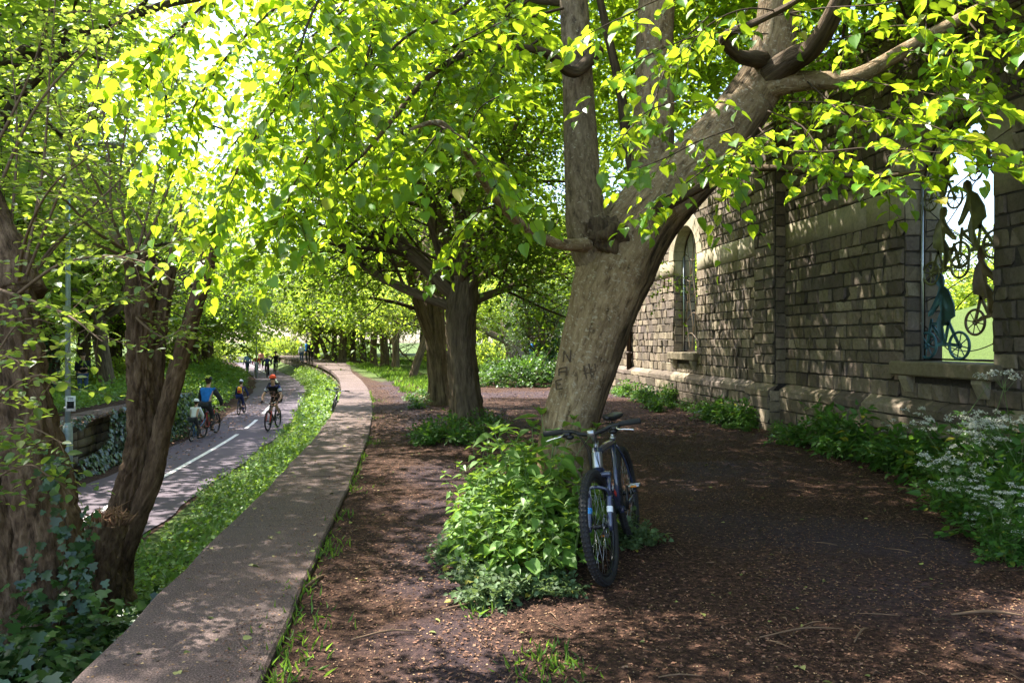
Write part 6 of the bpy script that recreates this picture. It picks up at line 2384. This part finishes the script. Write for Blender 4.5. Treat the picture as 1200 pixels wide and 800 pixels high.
# charcoal sleeves of the jacket
Jb = rider_pose(r2[2], lean=-.06)
for s in 'lr':
    mb = MB()
    tube(mb, [Jb['sh' + s], Jb['el' + s], Jb['wr' + s]], [.092, .068, .05], 12, 0, 4)
    mb.build('sleeve', M['charcoal_cloth'], r2[1])
tl_, g3 = bicycle('trailer_cycle', 'small blue one-wheel trailer cycle hitched behind the red bicycle', 1.0, .27, .95, 'frame_blue', False, None, 'frame_blue', 'alloy', .25)
# a trailer cycle has no front wheel: drop the front wheel and fork, add the tow bar
for o in list(tl_.children):
    if o.name.startswith('fork') or (o.name.startswith('tyre') and max(v.co.x for v in o.data.vertices) > .6):
        for c in list(o.children):
            bpy.data.objects.remove(c)
        bpy.data.objects.remove(o)
mb = MB()
tube(mb, [(.28, 0, .58), (.55, 0, .62), (.85, 0, .80), (1.0, 0, .86)], .018, 8, 0, 4)
mb.build('tow_bar', M['frame_blue'], tl_)
Jc = rider_pose(dict(g3, top=g3['top'] / np.array([1, 1, 1])), lean=-.02)
for key in Jc:
    pass
kid = person('child in white helmet and white top riding the trailer cycle behind the man in blue', {a: (b if a == 'face' else np.array(b)) for a, b in Jc.items()}, 1.0, 'white_cloth', True, 'charcoal_cloth', False, 'helmet_white', None)
q = np.array(r2[0].location)
yw = math.radians(84)
for o in (tl_, kid):
    o.location = q + np.array([math.cos(yw + .05), math.sin(yw + .05), 0]) * -1.06 + np.array([-.02, 0, 0])
    o.rotation_euler = (0, 0, yw - .04)
    o.scale = (.61, .61, .61)
# child with the yellow backpack
r3 = ride(dict(name='bicycle', label='small dark bicycle ridden away by the child with the yellow backpack', R_=.31, frame='frame_dark', detail=False, wb=1.0),
          dict(label='child in navy top with grey helmet cycling away along the path edge', top='navy_cloth', legs='navy_cloth', helmet='helmet_grey'), 283, 485, ZP, 86, .67, dict(lean=-.04))
Jk = rider_pose(r3[2], lean=-.04)
bp_ = thing('backpack', 'yellow and red backpack on the back of the cycling child in navy', 'backpack', r3[1].location, 0)
mb = MB()
c = Jk['chest'] * .8 + Jk['hip'] * .2 + np.array([-.17, 0, .0])
box(mb, c + np.array([-.075, -.12, -.17]), c + np.array([.05, .12, .19]), 0, .045)
mb.build('bag_body', M['yellow_cloth'], bp_)
mb = MB()
box(mb, c + np.array([-.10, -.085, -.13]), c + np.array([-.07, .085, .02]), 0, .012)
mb.build('front_pocket', M['red_cloth'], bp_)
for s in (-1, 1):
    mb = MB()
    tube(mb, [c + np.array([.03, s * .08, .16]), c + np.array([.16, s * .10, .20]), c + np.array([.27, s * .12, .05]), c + np.array([.2, s * .13, -.12]), c + np.array([.03, s * .1, -.15])], .014, 6, 0, 4)
    mb.build('strap', M['red_cloth'], bp_)
bp_.rotation_euler = r3[1].rotation_euler
bp_.scale = r3[1].scale
# riders far along the path
for (px, py, yw_, kk, tp_, hl, lg, lb, lbb, fr_) in [(313, 442.5, 100, .92, 'navy_cloth', 'helmet_black', 'black_cloth', 'small cyclist in navy riding away in the middle of the far path', 'bicycle under the far cyclist in navy', 'frame_dark'),
                                                    (323, 439, -80, 1.0, 'black_cloth', 'helmet_black', 'black_cloth', 'dark-clad cyclist at the bend of the path, taller than those beside', 'bicycle under the dark-clad cyclist at the bend', 'frame_dark'),
                                                    (300.5, 440, -82, .9, 'red_cloth', 'helmet_black', 'charcoal_cloth', 'small cyclist in red beside the far lamp post', 'bicycle of the far cyclist in red', 'frame_red')]:
    ride(dict(name='bicycle', label=lbb, R_=.35, frame=fr_, detail=False), dict(label=lb, top=tp_, legs=lg, helmet=hl, detail=False), px, py, ZP, yw_, kk)


def standing(step=.0, bend=0.0, hands=None):
    J = dict(hip=(0, 0, .95), chest=(.02, 0, 1.30), neck=(.02, 0, 1.50), head=(.05, 0, 1.63), face=(1, 0, -.15))
    for s, q in (('l', 1), ('r', -1)):
        sh = np.array([.02, q * .185, 1.40])
        if hands:
            el, wr, ha = sh + np.array([.03, q * .05, -.29]), np.array([.26, q * .09, 1.16]), np.array([.33, q * .05, 1.19])
        else:
            el, wr, ha = sh + np.array([-.03 + q * step * .5, q * .06, -.29]), sh + np.array([.05 + q * step * .8, q * .07, -.54]), sh + np.array([.09 + q * step * .9, q * .07, -.62])
        J.update({'sh' + s: sh, 'el' + s: el, 'wr' + s: wr, 'ha' + s: ha, 'th' + s: (0, q * .10, .90), 'kn' + s: (.04 - q * step * .6, q * .10, .50), 'an' + s: (-.02 - q * step, q * .10, .09), 'to' + s: (.12 - q * step, q * .12, .04)})
    return J


def stand(label, px, py, z, yaw_deg, k, group=None, **kw):
    pose = kw.pop('pose', {})
    p = person(label, standing(**pose), k, group=group, **kw)
    q = G(px, py, z)
    p.location = (q[0], q[1], z)
    p.rotation_euler = (0, 0, math.radians(yaw_deg))
    return p


q = G(97, 468, -.55)
man = stand('man in black standing on the grassy platform looking at a phone', 97, 468, float(ground_z(q[0], q[1])), -60, .92, top='black_cloth', legs='denim', pose=dict(hands=True))
ph_ = thing('phone', 'dark phone held by the man standing on the grassy platform', 'phone', man.location, 0)
mb = MB()
box(mb, (.37, -.035, 1.20), (.38, .035, 1.34), 0, .003)
mb.build('phone_body', M['blackmetal'], ph_)
mb = MB()
box(mb, (.3665, -.031, 1.21), (.3695, .031, 1.33))
mb.build('screen', M['frame_dark'], ph_)
ph_.rotation_euler = man.rotation_euler
ph_.scale = man.scale
stand('walker in a pale blue top far down the path', 290, 437.5, ZP, 120, 1.0, top='pale_blue', legs='denim', pose=dict(step=.18), detail=False)
stand('walker in pink where the path meets the bright trees', 306, 431, ZP, 95, 1.0, top='pink_cloth', legs='charcoal_cloth', pose=dict(step=.16), detail=False)
stand('person in white standing at the end of the platform', 353.5, 424.5, 0, -100, .78, top='white_cloth', legs='denim', detail=False)
stand('person in blue standing at the end of the platform', 359.5, 425, 0, 180, .95, top='blue_jacket', legs='charcoal_cloth', detail=False)
stand('person in dark clothes at the end of the platform by the trees', 364, 425, 0, -70, .9, top='black_cloth', legs='black_cloth', detail=False)
qb = G(628, 440)
bl = stand('person in bright blue half hidden behind the laurel bush', 627, 441, 0, 60, 1.0, top='blue_jacket', legs='denim', pose=dict(step=.15), detail=False)
# bicycle leaning on the platform edge further along
b5, g5 = bicycle('bicycle', 'black bicycle standing in the verge against the curved platform edge', 1.0, .34, 1.05, 'frame_dark', False)
yb = 21.6
b5.location = (-1.72 + float(curve(yb)), yb, float(ground_z(-1.75 + float(curve(yb)), yb)) - .02)
b5.rotation_euler = (math.radians(-6), 0, math.radians(-82))


# ------------------------------------------------------------------ lamp posts
def lamp_post(label, x, y, z0, h, arm_dir, sign=False):
    root = thing('lamp_post', label, 'lamp post', (x, y, z0))
    mb = MB()
    lathe(mb, (0, 0, 0), (0, 0, 1), [(-.3, .085), (1.05, .082), (1.12, .075), (1.18, .052), (1.2, .050)], 14)
    mb.build('base', M['post_grey'], root)
    mb = MB()
    lathe(mb, (0, 0, 0), (0, 0, 1), [(1.15, .048), (h * .6, .042), (h, .036)], 12)
    a = np.array([math.cos(arm_dir), math.sin(arm_dir), 0])
    tube(mb, [(0, 0, h - .02), a * .12 + np.array([0, 0, h + .12]), a * .5 + np.array([0, 0, h + .16])], .03, 8, 0, 4)
    mb.build('column', M['post_grey'], root)
    mb = MB()
    ellipsoid(mb, a * .72 + np.array([0, 0, h + .16]), (.30, .14, .07), 16, 8)
    mb.build('lantern', M['steel'], root)
    mb = MB()
    box(mb, (-.06, -.0555 - .03, .45), (.06, -.082, .85), 0, .004)
    mb.build('access_door', M['post_grey'], root)
    if sign:
        mb = MB()
        box(mb, (-.005, -.078, 1.42), (.165, -.072, 1.70))
        sg = mb.build('notice', M['decal_white'], root)
        mb = MB()
        box(mb, (.02, -.0815, 1.47), (.14, -.0785, 1.60))
        mb.build('notice_picture', M['black_cloth'], sg)
        mb = MB()
        for q in (1.625, 1.655):
            box(mb, (.03, -.0815, q), (.13, -.0785, q + .012))
        mb.build('notice_print', M['grey_trousers'], sg)
        mb = MB()
        for q in (1.48, 1.64):
            ring(mb, (0, 0, q), (0, 0, 1), .056, .012, 16, 6)
        mb.build('strap', M['steel'], sg)
    return root


M['post_grey'] = paint('post_grey_green', (.30, .37, .38), .45, .3, var=.15)
pz = P(79.5, 470, 13.4)
lamp_post('grey-green lamp post with a small white notice strapped on, by the ivy-covered platform face', pz[0], pz[1], -1.15, 6.2, 0, True)
pz = G(300.6, 443, -1.15)
lamp_post('slim dark lamp post at the far bend of the cycle path', pz[0], pz[1], -1.15, 5.5, -1.2)

# ================================================================== light, sky, camera
w = bpy.data.worlds.new('World')
SC.world = w
w.use_nodes = True
nt = w.node_tree
nt.nodes.clear()
sky = nt.nodes.new('ShaderNodeTexSky')
sky.sky_type = 'NISHITA'
sky.sun_disc = False
sky.sun_elevation = math.asin(SUN[2])
sky.sun_rotation = math.atan2(SUN[0], SUN[1])
sky.air_density = 1.0
sky.dust_density = 2.0
sky.ozone_density = 1.0
bg = nt.nodes.new('ShaderNodeBackground')
bg.inputs[1].default_value = .15
ow = nt.nodes.new('ShaderNodeOutputWorld')
nt.links.new(sky.outputs[0], bg.inputs[0])
nt.links.new(bg.outputs[0], ow.inputs[0])
ld = bpy.data.lights.new('sun', 'SUN')
ld.energy = 5.0
ld.angle = math.radians(.6)
ld.color = (1.0, .95, .86)
lo = bpy.data.objects.new('sun', ld)
COL.objects.link(lo)
lo.rotation_euler = Vector(SUN).to_track_quat('Z', 'Y').to_euler()
lo.location = (0, 0, 30)

cam = bpy.data.cameras.new('camera')
cam.sensor_width = 36.0
cam.lens = FOC / 1200 * 36
cam.clip_start = .05
cam.clip_end = 2000
co = bpy.data.objects.new('camera', cam)
COL.objects.link(co)
co.location = (0, 0, EYE)
co.rotation_euler = (math.pi / 2, 0, -PSI)
SC.camera = co
SC.view_settings.view_transform = 'Standard'
SC.view_settings.look = 'None'
SC.view_settings.gamma = 1.0
SC.view_settings.use_curve_mapping = False
SC.view_settings.exposure = 2.12
SC.cycles.max_bounces = 8
SC.cycles.diffuse_bounces = 4
SC.cycles.transmission_bounces = 5
SC.cycles.glossy_bounces = 2
SC.cycles.use_denoising = True
